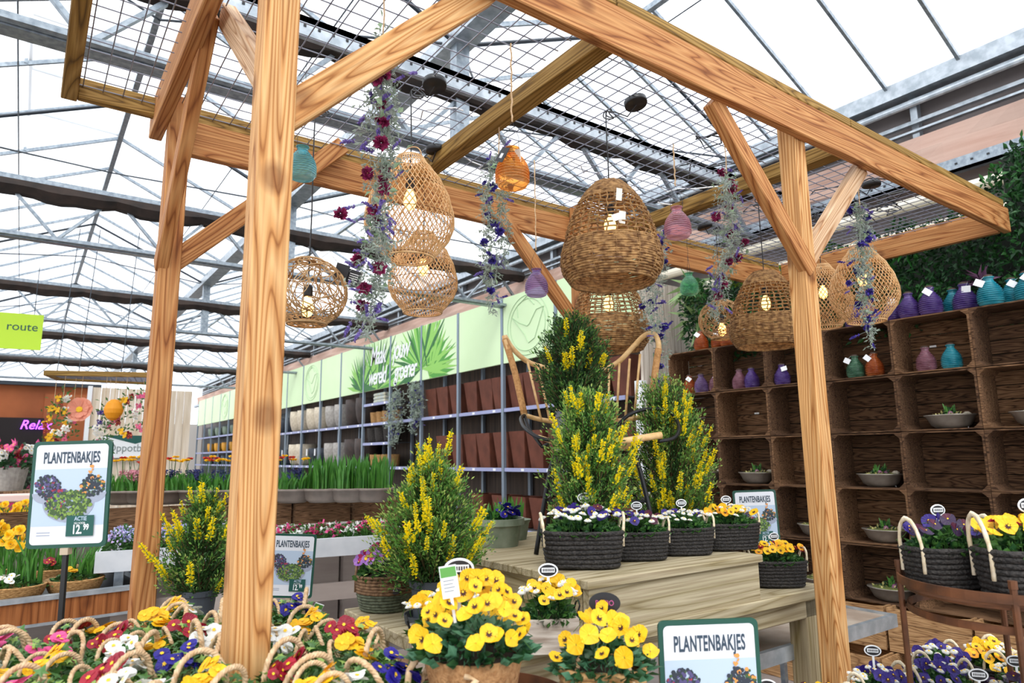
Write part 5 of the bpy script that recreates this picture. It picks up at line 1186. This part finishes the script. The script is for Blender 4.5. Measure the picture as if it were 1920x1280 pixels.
# rusty stand with two baskets
p = atD(1885, 1092, 1.92); rs_ = empty('plant_stand', (p.x, p.y, 0), 0, 'round rusty iron plant stand holding two black baskets', 'plant stand'); rz_ = p.z
b = MB(); N = 48
for r0, z0, z1 in ((.27, rz_-.012, rz_+.012), (.25, rz_-.09, rz_-.07)):
    vs = [(rr_*cos(2*pi*i/N), rr_*sin(2*pi*i/N), z) for rr_, z in ((r0, z0), (r0, z1), (r0-.006, z1), (r0-.006, z0)) for i in range(N)]
    b.raw(vs, [(k*N+i, k*N+(i+1) % N, ((k+1) % 4)*N+(i+1) % N, ((k+1) % 4)*N+i) for k in range(4) for i in range(N)])
b.build('ring', rust, rs_)
MB().lathe([(.001, rz_-.03), (.25, rz_-.03), (.25, rz_-.024), (.001, rz_-.024)], 40, cap0=False).build('shelf', rust, rs_)
for k in range(4): a = -YAW-pi/2-.55+k*pi/2; MB().tube([(.262*cos(a), .262*sin(a), rz_+.03), (.262*cos(a), .262*sin(a), .762)], .009, 8).tube([(.262*cos(a), .262*sin(a), rz_+.025), (.262*cos(a), .262*sin(a), rz_+.045)], .011, 8).build('leg', rust, rs_)
q0 = V(p.x, p.y, rz_-.022)
t1 = black_basket(q0.x-.02, q0.y-.09, q0.z, -YAW-.1, 'black woven basket of yellow pansies with cream handle loops on the rusty stand', [(*Py, 16), (*Pn, 14), (*Dr, 4)], 21, .95, 1.5)
t2 = black_basket(q0.x-.02, q0.y+.13, q0.z, -YAW+.2, 'black woven basket of dark violet pansies at the back of the rusty stand', [(*Pd, 10), (*Pp, 6), (*Dw, 4)], 22, .85, 1.5)
# trolley shelf behind the table
tr_ = empty('trolley', (3.1, 2.3, 0), 0, 'flat steel-edged wooden trolley under and behind the display table', 'trolley')
MB().box((-.55, -.36, .70), (.78, .32, .735)).build('deck', mat('worn_deck', '#b0a394', .85, 0, '#8e7c6c', 5, .2), tr_); MB().box((-.55, -.385, .68), (.805, -.36, .745)).box((.78, -.36, .68), (.805, .32, .745)).build('steel_edge', galv2, tr_)
for x in (-.5, .76): MB().box((x, .29, 0), (x+.03, .32, .7)).build('post', galv, tr_)
# ================================================================ green wall behind the crates
hp = [mat('hedge_leaf', '#35702f', .55, 0, '#1b4420', 5, subs=.15), mat('hedge_lime', '#7a9a34', .5, subs=.2), mat('hedge_deep', '#1d3d22', .6), mat('fern_green', '#3f8a40', .5, subs=.2)]
b = MB(); q = np.random.RandomState(6); n = 19000
y = q.uniform(-.3, 4.35, n); z = q.uniform(2.45, 3.85, n); keep = z < 3.3+.5*np.clip((2.1-y)/.8, 0, 1)+.06*np.sin(y*9); y, z = y[keep], z[keep]; n = len(y)
x = 5.48+.10*q.rand(n)+.05*np.sin(y*5+z*7)-.06; P = np.stack([x-y*sin(AN), y, z], 1); D = np.stack([-q.uniform(.2, 1, n), q.normal(size=n)*.5, q.normal(size=n)*.6-.2], 1)
lime = (np.sin(y*2.1+1)+np.sin(z*5+y) > 1.1) & (q.rand(n) < .6); K = np.where(lime, 1, np.where(q.rand(n) < .35, 2, 0)); b.leaves(P, D, q.uniform(.04, .075, n), q.uniform(.022, .038, n), k=K, rs=q)
gw = b.build('green_wall_foliage', hp); tag(gw, 'dense artificial green wall of mixed leaves above and behind the crate wall', 'plant wall', kind='stuff')
struct(MB().box((5.66, -.4, 0), (5.7, 4.5, 3.3)).build('wall_green_backing', mat('wall_backing', '#1b2218', .9)))
struct(MB().box((5.66, -.4, 3.3), (5.7, 1.7, 3.72)).build('wall_green_backing', MATS['wall_backing']))
for i, (px, n_, L_) in enumerate((((1300, 540), 22, .3), ((1305, 600), 20, .28), ((1840, 530), 12, .13), ((1700, 470), 14, .16))):
    c = atX(px[0], px[1], 5.3); b = MB(); q = np.random.RandomState(i)
    D = np.stack([-q.uniform(.1, .6, n_), q.normal(size=n_), q.normal(size=n_)*.8+(.0 if i < 2 else .5)], 1); b.leaves([(0, 0, 0)]*n_, D, L_, .02, k=0, rs=q, fold=.1, bend=.3)
    o = b.build('palm_frond_tuft', [mat('frond_pale', '#9ab87a', .5, subs=.2) if i < 2 else (mat('frond_purple', '#6a4560', .5) if i == 2 else hp[3])], loc=c); tag(o, ('pale spiky palm tuft on the green wall beside the mint bottle', 'pale drooping palm tuft on the green wall above the orange bottles', 'purple spiky tuft on the green wall above the teal bottles', 'light green fern tuft on the green wall right of the pergola post')[i], 'plant')
# zinc bowls of bulbs in the crates
bowlm = mat('grey_zinc_bowl', '#a39c92', .4, .5, '#7f786e', 10)
BW = mesh_of(MB().lathe([(.07, 0), (.1, .02), (.125, .07), (.135, .075), (.135, .08), (.12, .078), (.01, .065)], 28), 'zinc_bowl', bowlm, True)
def bulb_plants(seed, dark=True):
    b = MB(); q = np.random.RandomState(seed)
    for cx in (-.03, .03): 
        b2 = MB(); tuft(10, .075, .014, .012, q, b2, lean=.15); b.raw([(x+cx, y, z) for x, y, z in b2.v], b2.f, 0)
        b.lathe([(.012, 0), (.02, .01), (.012, .028), (.003, .034)], 10, k=3, c=(cx, -.02, 0))
    ovals(b, 70, .11, .11, 0, .02, .025, .012, 1, q); ovals(b, 60, .05, .05, 0, .05, .025, .018, 2, q); b.lathe([(.12, 0), (.1, .012), (0, .016)], 20, k=4, cap0=False); b.lathe([(.02, .005), (.024, .02), (.01, .03)], 10, k=5, c=(.085, -.05, 0)); return mesh_of(b, 'bulb_planting', [bladeg, mat('moss_pale', '#b8b070', .9), leafd, mat('bulb_skin', '#8a5a78', .5), moss, mat('pale_shell', '#e6dcc8', .6)])
BP = [bulb_plants(k) for k in range(3)]
k = 0
for r, cols in ((1, (4, 5)), (2, (0, 1, 3)), (3, (2, 3, 4)), (4, (2, 3))):
    for c in cols:
        t = empty('planted_bowl', wallp(colY[c]-.02, rowZ[r]+.012, .13), Rw, f'zinc bowl of sprouting bulbs in the {rown[r]}-row crate {ORD[c]} from the slatted wall', 'planted bowl', 'zinc bowls of bulbs in the crates')
        inst('zinc_bowl', BW, t, (0, 0, 0), (0, 0, 0), (1, 1.2, 1.15)); inst('bulb_planting', BP[k % 3], t, (0, 0, .078), (0, 0, rnd.random()*.8-.4), (1, 1.15, 1.15)); k += 1
        if k % 2: inst('plant_card', CARD, t, (.0, -.135 if 0 else -.1, .0), (0, 0, -pi/2), .8)
for i, (r, c, dy) in enumerate(((0, 4, .1), (0, 6, .1), (1, 1, .05), (2, 5, .0), (3, 5, .12), (3, 6, -.1))):
    MB().box((0, -.022, 0), (.002, .022, .014)).build('price_ticket', paper, None, wallp(colY[c]+dy, rowZ[r]+.2, .285), rot=(0, 0, Rw)); tag(C.objects[-1] if 0 else bpy.data.objects[[o.name for o in C.objects][-1]], f'white price ticket inside the {rown[r]}-row crate {ORD[c]} from the slatted wall', 'price tag', 'price tickets in the crates')
p = atD(372, 1140, 2.75); sp = MB().box((-.11, -.11, 0), (.11, .11, .956), bev=.004).build('plant_plinth', oldwood, None, (p.x, p.y, 0)); tag(sp, 'square wooden plinth under the loose broom between the two left posts', 'plinth')
# ================================================================ benches of spring plants at the left
bn = empty('sales_bench', (-.28, 5.22, .08), radians(6), 'waist-high metal sales bench with a brown wood-look edge, wicker bowls on it', 'bench')
MB().box((-2, -.6, .74), (.92, .9, .77)).build('bench_tray', mat('black_tray', '#2b2e31', .5), bn); MB().box((-2, -.63, .66), (.95, -.6, .775)).build('edge_board', wood('woodlook_edge', '#a86a3c', '#8f5429', '#6e3c1c', rings=4), bn)
MB().box((-2, -.64, .775), (.95, -.59, .80)).box((.92, -.6, .7), (.95, .9, .80)).box((-2, -.64, .645), (.95, -.62, .66)).build('steel_rim', galv2, bn)
for x in (-1.2, .85):
    for y in (-.55, .82): MB().box((x, y, -.08), (x+.05, y+.05, .74)).build('leg', galv, bn)
b2 = empty('sales_bench', (1.45, 4.95, .11), radians(-10), 'long grey plastic-trayed sales bench of small potted forget-me-nots and daisies', 'bench')
tray = mat('milky_tray', '#d3d6da', .35, 0, '#bfc4ca', 6); greyb = mat('grey_board', '#b0a49c', .7, 0, '#9c8f88', 4, stretch=(.3, 1, 2))
MB().box((-.98, -.3, .84), (1.05, 1.0, .86)).build('bench_tray', tray, b2); MB().box((-.98, -.33, .84), (1.05, -.3, .96)).box((-1.0, -.33, .84), (-.98, 1.0, .96)).build('tray_rim', tray, b2)
MB().box((-.9, -.28, .55), (1.0, -.25, .66)).box((-.9, -.28, .3), (1.0, -.25, .42)).box((-.9, -.28, .05), (1.0, -.25, .17)).build('side_board', greyb, b2)
for x in (-.9, .95):
    for y in (-.25, .9): MB().box((x, y, -.11), (x+.05, y+.05, .84)).build('leg', galv, b2)
potw = mat('printed_pot', '#e4e6ea', .4, 0, '#c9477a', 22, pos=(.55, .6)); fmn = mat('forget_me_not', '#a9b9ec', .6, 0, '#d9a6d0', 30); fmn2 = mat('forget_white', '#dfe4f6', .6, 0, '#b9b4e8', 30)
SPOT = mesh_of(MB().lathe([(.032, 0), (.042, .07), (.045, .07), (.045, .08), (.04, .08), (.005, .07)], 16), 'small_pot', potw, True)
def smallplant(seed, fm, R=.068, h=.09, nf=60, mats=None, fs=.014):
    b = MB(); q = np.random.RandomState(seed); ovals(b, 170, R, R, 0, h, .035, .018, 0, q); a = q.uniform(0, 6.28, nf); r = R*1.05*np.sqrt(q.rand(nf)); P = np.stack([r*np.cos(a), r*np.sin(a), h*(1-.4*(r/R)**2)+q.uniform(-.005, .012, nf)], 1)
    f = MB()
    for p in P: 
        for j in range(2): f.leaves([p+q.normal(size=3)*.004], [q.normal(size=3)*[1, 1, .3]], fs, fs, k=0, rs=q, fold=0)
        f.raw([tuple(p+np.array([fs*.5*cos(t), fs*.5*sin(t), .003+.002*sin(3*t)])) for t in np.linspace(0, 2*pi, 7)[:-1]], [tuple(range(6))])
    return mesh_of(b, 'foliage', [leafg]), mesh_of(f, 'flower_heads', [fm])
FM = [smallplant(50, fmn), smallplant(51, fmn2), smallplant(52, PC['white'], .05, .05, 14, fs=.028), smallplant(53, PC['magenta'], .05, .05, 14, fs=.028), smallplant(54, PC['pink'], .05, .05, 14, fs=.028)]
# two rows seen left of the near post, daisies to its right
row = 0; cn = {}
for j in range(4):
    for i in range(17):
        x = -.9+.118*i; y = -.2+.16*j
        if x < .0: k, nm = (j+i) % 2, 'blue forget-me-nots' if (j+i) % 2 == 0 else 'pale forget-me-nots'
        else: k = 2+(i+j) % 3; nm = ('white', 'magenta', 'pink')[(i+j) % 3]+' daisies'
        L_ = pw(b2) @ V(x, y, .862); kk = (nm, j); cn[kk] = cn.get(kk, 0)+1
        t = empty('potted_flower', L_, rnd.random()*6, f'pot of {nm}, {ORD[cn[kk]-1]} from the left, {("front", "second", "third", "back")[j]} row of the grey bench', 'potted plant', 'small printed pots on the grey bench')
        if j == 0: inst('small_pot', SPOT, t)
        else: inst('small_pot', SPOT, t)
        inst('foliage', FM[k][0], t, (0, 0, .07), (0, 0, 0), (1, 1, 1.3)); inst('flower_heads', FM[k][1], t, (0, 0, .07), (0, 0, 0), (1, 1, 1.3))
# crates with bowls behind
cnb = 0
for i in range(7):
    x = .15+i*.52; yb = 6.6-.05*i; o = inst('apple_crate', CR2, None, (x, yb-.2, 1.08), (0, pi/2, pi/2), (.6, 1, 1.)); o.location = (x, yb, 1.22); o.rotation_euler = (0, pi/2, -pi/2)
    tag(o, f'pale wooden crate under the bulb bowls, {ORD[i]} from the left', 'crate', 'crates under the bulb bowls')
    o = MB().box((-.25, -.18, 0), (.25, .19, .99), bev=.005).build('display_plinth', greyb, None, (x, yb, 0)); tag(o, f'grey plinth under the pale crates, {ORD[i]} from the left', 'plinth', 'plinths under the crates')
bowlt = mat('taupe_bowl', '#8b7d72', .6, 0, '#766a60', 10)
BWT = mesh_of(MB().lathe([(.11, 0), (.15, .03), (.17, .1), (.18, .1), (.18, .12), (.165, .12), (.01, .1)], 28), 'bowl', bowlt, True)
hy = [mat('hyacinth_blue', '#3a3f7c', .7, 0, '#2a2d5a', 40), mat('hyacinth_pink', '#e4a3b0', .7, 0, '#c77f8c', 40)]
def bowlplant(seed, kind):
    b = MB(); q = np.random.RandomState(seed); tuft(150, .30 if kind == 'g' else .17, .15, .016, q, b, lean=.1 if kind == 'g' else .2); f = MB()
    if kind != 'g':
        for i in range(11):
            a = q.uniform(0, 6.28); r = .13*sqrt(q.rand()); x, y = r*cos(a), r*sin(a)
            P = [(x+q.normal()*.004, y+q.normal()*.004, .1+.09*q.rand()) for _ in range(45)]; f.leaves(P, q.normal(size=(45, 3))*[1, 1, .5], .022, .012, k=0 if kind == 'b' else 1, rs=q)
        for i in range(9):
            a = q.uniform(0, 6.28); r = .15*sqrt(q.rand()); x, y = r*cos(a), r*sin(a); z = .25+.06*q.rand(); f.tube([(x*.6, y*.6, .05), (x, y, z)], .002, 4, k=4)
            for rr_ in (.035, .026, .016): f.leaves([(x, y, z)]*9, np.stack([np.cos(np.arange(9)*.7+rr_*99), np.sin(np.arange(9)*.7+rr_*99), np.full(9, .25+(.035-rr_)*30)], 1), rr_, rr_*.7, k=2 if i % 3 else 3, rs=q)
    m1 = mesh_of(b, 'foliage', [bladeg]); return m1, (mesh_of(f, 'flower_heads', [hy[0], hy[1], PC['yellow'], mat('ranunculus_red', '#d8452e', .6), leafg]) if f.n else None)
BPn = {k: bowlplant(60+i, k) for i, k in enumerate('gbp')}
for i, (px, kd, nm) in enumerate(((270, 'p', 'pink hyacinths and ranunculus'), (235, 'p', 'pink hyacinths'), (318, 'b', 'blue hyacinths and red ranunculus'), (372, 'b', 'blue hyacinths and yellow ranunculus'), (425, 'b', 'blue hyacinths'), (548, 'b', 'budding blue hyacinths'), (605, 'g', 'tall green daffodil leaves'), (655, 'g', 'dense green bulb leaves'), (702, 'g', 'green bulb leaves'))):
    p = atZ(px, 960, 1.06); s = 6.3/p.y; p = atZ(px, 960-10, 1.05); D = 5.9
    p = atD(px, 945, D); t = empty('planted_bowl', (p.x, p.y, 1.226), 0, f'taupe bowl of {nm} on the pale crates, {ORD[i]} from the left', 'planted bowl', 'bulb bowls on the pale crates')
    inst('bowl', BWT, t); inst('foliage', BPn[kd][0], t, (0, 0, .09), (0, 0, i))
    if BPn[kd][1]: inst('flower_heads', BPn[kd][1], t, (0, 0, .1), (0, 0, i*1.3))
# wicker bowls on the brown bench
WBL = mesh_of(wbasket(.15, .075, wick, 24), 'wicker_bowl', wick, True)
def daff(seed, n=14, h=.3, R=.1):
    b = MB(); q = np.random.RandomState(seed); tuft(70, h, R, .012, q, b, lean=.18); f = MB()
    for i in range(n):
        a = q.uniform(0, 6.28); r = R*1.1*sqrt(q.rand()); x, y, z = r*cos(a), r*sin(a), h*q.uniform(.75, 1.15); f.tube([(x*.8, y*.8, 0), (x, y, z)], .002, 4, k=1, cap=False); th = q.uniform(-.8, .8); M_ = Matrix.Translation((x, y, z)) @ Euler((pi/2-.3, 0, -YAW+th)).to_matrix().to_4x4(); g = MB()
        for j in range(6): petal(g, j*pi/3, .03, .5, 0, 0)
        g.lathe([(.008, .0), (.009, .014), (.013, .02)], 10, k=0, cap0=False); f.raw([M_ @ Vector(v) for v in g.v], g.f, 0)
    return mesh_of(b, 'foliage', [bladeg]), mesh_of(f, 'flower_heads', [PC['yellow'], bladeg])
DF = [daff(70), daff(71, 10, .22, .08)]
for i, (px, py, D, d, nm) in enumerate(((28, 1105, 3.75, 0, 'daffodils and a white primrose, front left'), (140, 1098, 3.95, 1, 'short bulb leaves behind the sign pole'), (100, 1068, 4.35, 1, 'orange primulas at the back'), (-30, 1060, 4.3, 0, 'daffodils at the picture edge'))):
    p = atZ(px, py, .80) if 0 else atD(px, py, D); t = empty('planted_bowl', (p.x, p.y, .855), 0, f'wicker bowl of {nm} of the brown-edged bench', 'planted bowl', 'wicker bowls on the brown-edged bench')
    inst('wicker_bowl', WBL, t); inst('foliage', DF[d][0], t, (.03, .03, .05), (0, 0, i), .9 if d else 1.); inst('flower_heads', DF[d][1], t, (.03, .03, .05), (0, 0, 0), 1)if d == 0 else None; inst('leafy_filler', foliage('wb', .12, .12, .05, 200, .04, .024, [leafg, leafd]), t, (0, 0, .05))
    inst('primrose_flower', PR[('white', 'yellow', 'red', 'yellow')[i]], t, (-.03, -.07, .12), (.3, 0, 0), .9)
for i in range(7):
    p = atD(-60+i*38, 985-3*i, 5.6+.25*(i % 2)); t = empty('potted_daffodil', (p.x, p.y, .86), 0, f'clump of yellow daffodils behind the left price board, {ORD[i]} from the left', 'potted plant', 'daffodils on the back of the brown-edged bench')
    inst('foliage', DF[0][0], t, (0, 0, .08), (0, 0, i)); inst('flower_heads', DF[0][1], t, (0, 0, .08)); inst('small_pot', SPOT, t, s=1.4)
db = empty('sales_bench', (-.8, 7.7, 0), 0, 'back bench carrying the daffodil clumps at the far left', 'bench'); MB().box((-1.6, -1.0, .74), (1.3, .8, .775)).build('bench_tray', galv, db)
for x in (-1.5, 1.2): MB().box((x, -.9, 0), (x+.05, -.85, .74)).build('leg', galv, db)
gr = MB(); q = np.random.RandomState(9); n = 6000; gr.leaves(np.stack([q.uniform(-2.3, .3, n), q.uniform(6.75, 8.4, n), np.full(n, .776)], 1), q.normal(size=(n, 3))*[.3, .3, .1]+[0, 0, 1], q.uniform(.05, .14, n), .012, k=(q.rand(n) < .25).astype(int), rs=q)
tag(gr.build('grass', [bladeg, PC['yellow']]), 'low green and yellow spring planting on the back bench at the far left', 'planting', kind='stuff')
# ================================================================ far left: hanging flowers, signs, neon
hf = empty('flower_hanger', (0, 0, 0), 0, 'hanging timber frame of wire with artificial flowers and an egg, before the pale boards', 'hanging display')
c1, c2, c3, c4 = atD(86, 699, 8.), atD(285, 704, 8.3), atD(280, 722, 10.), atD(98, 720, 10.)
z_ = c1.z; c = [V(p.x, p.y, z_) for p in (c1, c2)]; c += [V(c2.x+.15, 10.2, z_), V(c1.x+.15, 10.2, z_)]
for i in range(4): bar('frame', c[i], c[(i+1) % 4], .05, .06, olive, hf)
w = MB()
for k in range(1, 16): w.tube([c[0].lerp(c[1], k/16), c[3].lerp(c[2], k/16)], .004, 4); w.tube([c[0].lerp(c[3], k/16), c[1].lerp(c[2], k/16)], .004, 4)
w.build('wire_mesh', wire, hf); w = MB()
for k in (.1, .3, .7, .95): w.tube([c[0].lerp(c[1], k), c[0].lerp(c[1], k)+V(.1, .3, 1.9)], .005, 4)
w.build('wire', dsteel, hf)
peach = mat('peach_petal', '#f2a58a', .6, subs=.3)
def hang(px, y0, y1, D, nm, label, build):
    p0 = atD(px, y0, D); p1 = atD(px, y1, D); t = empty(nm, p1, 0, label, 'decoration', 'artificial flowers on the hanging frame'); st = MB(); st.tube([(0, 0, 0), (0, 0, max(.02, z_-p1.z))], .003, 4); st.build('string', jute, t); build(t); return t
def bigflower(t):
    b = MB(); q = random.Random(3)
    for r, k, c_, n in ((.15, 0, .3, 10), (.11, 0, .7, 8)):
        for j in range(n): petal(b, 2*pi*j/n+r*9, r, .45, .01*(j % 2), k, c_)
    b.lathe([(.04, 0), (.035, .03), (.0, .035)], 14, k=1, cap0=False); b.build('petals', [peach, PC['yellow']], t, rot=(pi/2-.15, 0, -YAW+.2))
def egg(t): MB().lathe([(.02, 0), (.07, .03), (.1, .09), (.105, .14), (.08, .21), (.04, .25), (.0, .26)], 22).build('paper_egg', PC['orange'], t, loc=(0, 0, -.13))
def posy(cols, h=.5, w_=.12, n=60):
    def f(t):
        b = MB(); q = np.random.RandomState(len(t.name)+n); P = np.stack([q.normal(size=n)*w_*.5, q.normal(size=n)*w_*.5, q.uniform(-h, h*.4, n)], 1); b.leaves(P, q.normal(size=(n, 3)), .06, .025, k=0, rs=q); b.build('leaves', [leafg], t)
        for i in range(12): inst('blossom', PR[cols[i % len(cols)]], t, (q.normal()*w_*.5, q.normal()*w_*.5, q.uniform(-h, h*.3)), (pi/2, 0, -YAW), .8)
    return f
hang(150, 715, 768, 8.2, 'paper_flower', 'large peach artificial flower with a yellow heart under the hanging frame', bigflower)
hang(213, 715, 768, 8.2, 'paper_egg', 'yellow honeycomb paper egg under the hanging frame', egg)
for i, (px, y1, cols, D) in enumerate(((118, 755, ('white', 'yellow'), 8.1), (135, 790, ('white', 'pink'), 8.4), (195, 775, ('blue', 'white'), 8.3), (235, 755, ('yellow', 'red'), 8.3), (200, 800, ('white', 'pink'), 8.6), (268, 745, ('pink', 'white'), 8.4), (100, 770, ('yellow', 'red'), 8.5))):
    hang(px, 715, y1, D, 'flower_posy', f'hanging string of artificial {cols[0]} and {cols[1]} flowers under the frame, {ORD[i]} string', posy(cols, .42, .1))
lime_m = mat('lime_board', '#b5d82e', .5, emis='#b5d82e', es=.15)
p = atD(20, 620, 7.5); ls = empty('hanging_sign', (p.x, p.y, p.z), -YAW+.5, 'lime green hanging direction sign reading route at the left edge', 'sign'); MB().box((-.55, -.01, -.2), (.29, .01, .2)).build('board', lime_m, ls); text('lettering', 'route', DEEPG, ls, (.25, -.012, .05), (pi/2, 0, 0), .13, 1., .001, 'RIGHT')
w = MB(); w.tube([(-.4, 0, .2), (-.4, 0, .75)], .004, 4); w.tube([(.2, 0, .2), (.2, 0, .75)], .004, 4); w.build('wire', dsteel, ls)
p = atY(236, 838, 14.9); ob = empty('wall_sign', (p.x, p.y, p.z), 0, 'white and green board reading Oppotbalie on the pale boards', 'sign'); MB().box((-.42, -.02, -.2), (.62, .02, .22)).build('board', white, ob); MB().raw([(-.42, -.023, .22), (.15, -.023, .06), (.62, -.023, .22)], [(0, 1, 2)]).build('printed_band', DEEPG, ob); text('lettering', 'Oppotbalie', mat('grey_print', '#7f8a88', .5), ob, (.1, -.025, -.02), (pi/2, 0, 0), .2, .9, .001)
neon = mat('violet_neon', '#b060ff', .4, emis='#a040ff', es=5)
p = atY(66, 797, 15.735); ns = text('lettering', 'Relax', neon, None, (0, 0, 0), (pi/2, 0, 0), .24, .9, .008, shear=.3, bold=.001); nr = empty('neon_sign', p, 0, 'violet neon sign reading Relax on the dark stall at the far left', 'neon sign'); ns.parent = nr
struct(MB().box((-6, 15.75, 0), (.3, 15.8, 2.42)).build('wall_stall_back', mat('stall_dark', '#231c1c', .9)))
b = MB(); q = np.random.RandomState(12); n = 2600; b.leaves(np.stack([q.uniform(-2.5, .3, n), q.uniform(13.8, 15.2, n), q.uniform(.6, 1.9, n)], 1), q.normal(size=(n, 3)), .14, .07, k=(q.rand(n) < .12).astype(int)+(q.rand(n) < .05), rs=q)
tag(b.build('foliage', [mat('stall_leaf', '#29472b', .6), PC['pink'], PC['red']]), 'dark artificial foliage dotted with pink and red blooms filling the far stall', 'foliage', kind='stuff')
p = atD(18, 905, 9.); t = empty('flower_bucket', (p.x, p.y, p.z-.1), 0, 'grey bucket of pink and white artificial blooms at the left edge', 'flower bucket'); MB().lathe([(.15, 0), (.2, .3), (.19, .3), (.01, .27)], 24).build('bucket', greyp, t); b = MB(); ovals(b, 160, .22, .22, 0, .22, .1, .06, 0, np.random.RandomState(3)); b.build('leaves', [leafd], t, loc=(0, 0, .27))
for i in range(14): inst('blossom', PR[('pink', 'white', 'red')[i % 3]], t, (rnd.uniform(-.2, .2), rnd.uniform(-.2, .1), .38+rnd.random()*.2), (1., 0, i), 1.6)
sh = empty('stall_table', (p.x, p.y, 0), 0, 'dark stall table under the grey flower bucket', 'table'); MB().box((-1.2, -.35, p.z-.14), (.38, .4, p.z-.102)).build('table_top', oldwood, sh); MB().box((-1.2, -.33, 0), (.36, .36, p.z-.14)).build('cloth', mat('dark_skirt', '#2b2320', .9), sh)
p = atD(38, 945, 8.2)
for i, (m_, nm) in enumerate(((mat('magenta_box', '#b3245f', .6), 'magenta'), (mat('blush_cloth', '#f0cfc6', .8), 'blush pink'))): tag(MB().box((-.3, -.1, 0), (.22, .2, .13-.04*i), bev=.015).build('gift_box', m_, None, (p.x-.02, p.y-.1, p.z-.1+.135*i)), f'{nm} box at the left edge behind the price board', 'box')
gs = empty('box_stand', (p.x, p.y, 0), 0, 'pale stand under the magenta box', 'stand'); MB().box((-.35, -.12, 0), (.3, .3, p.z-.102)).build('body', white, gs)
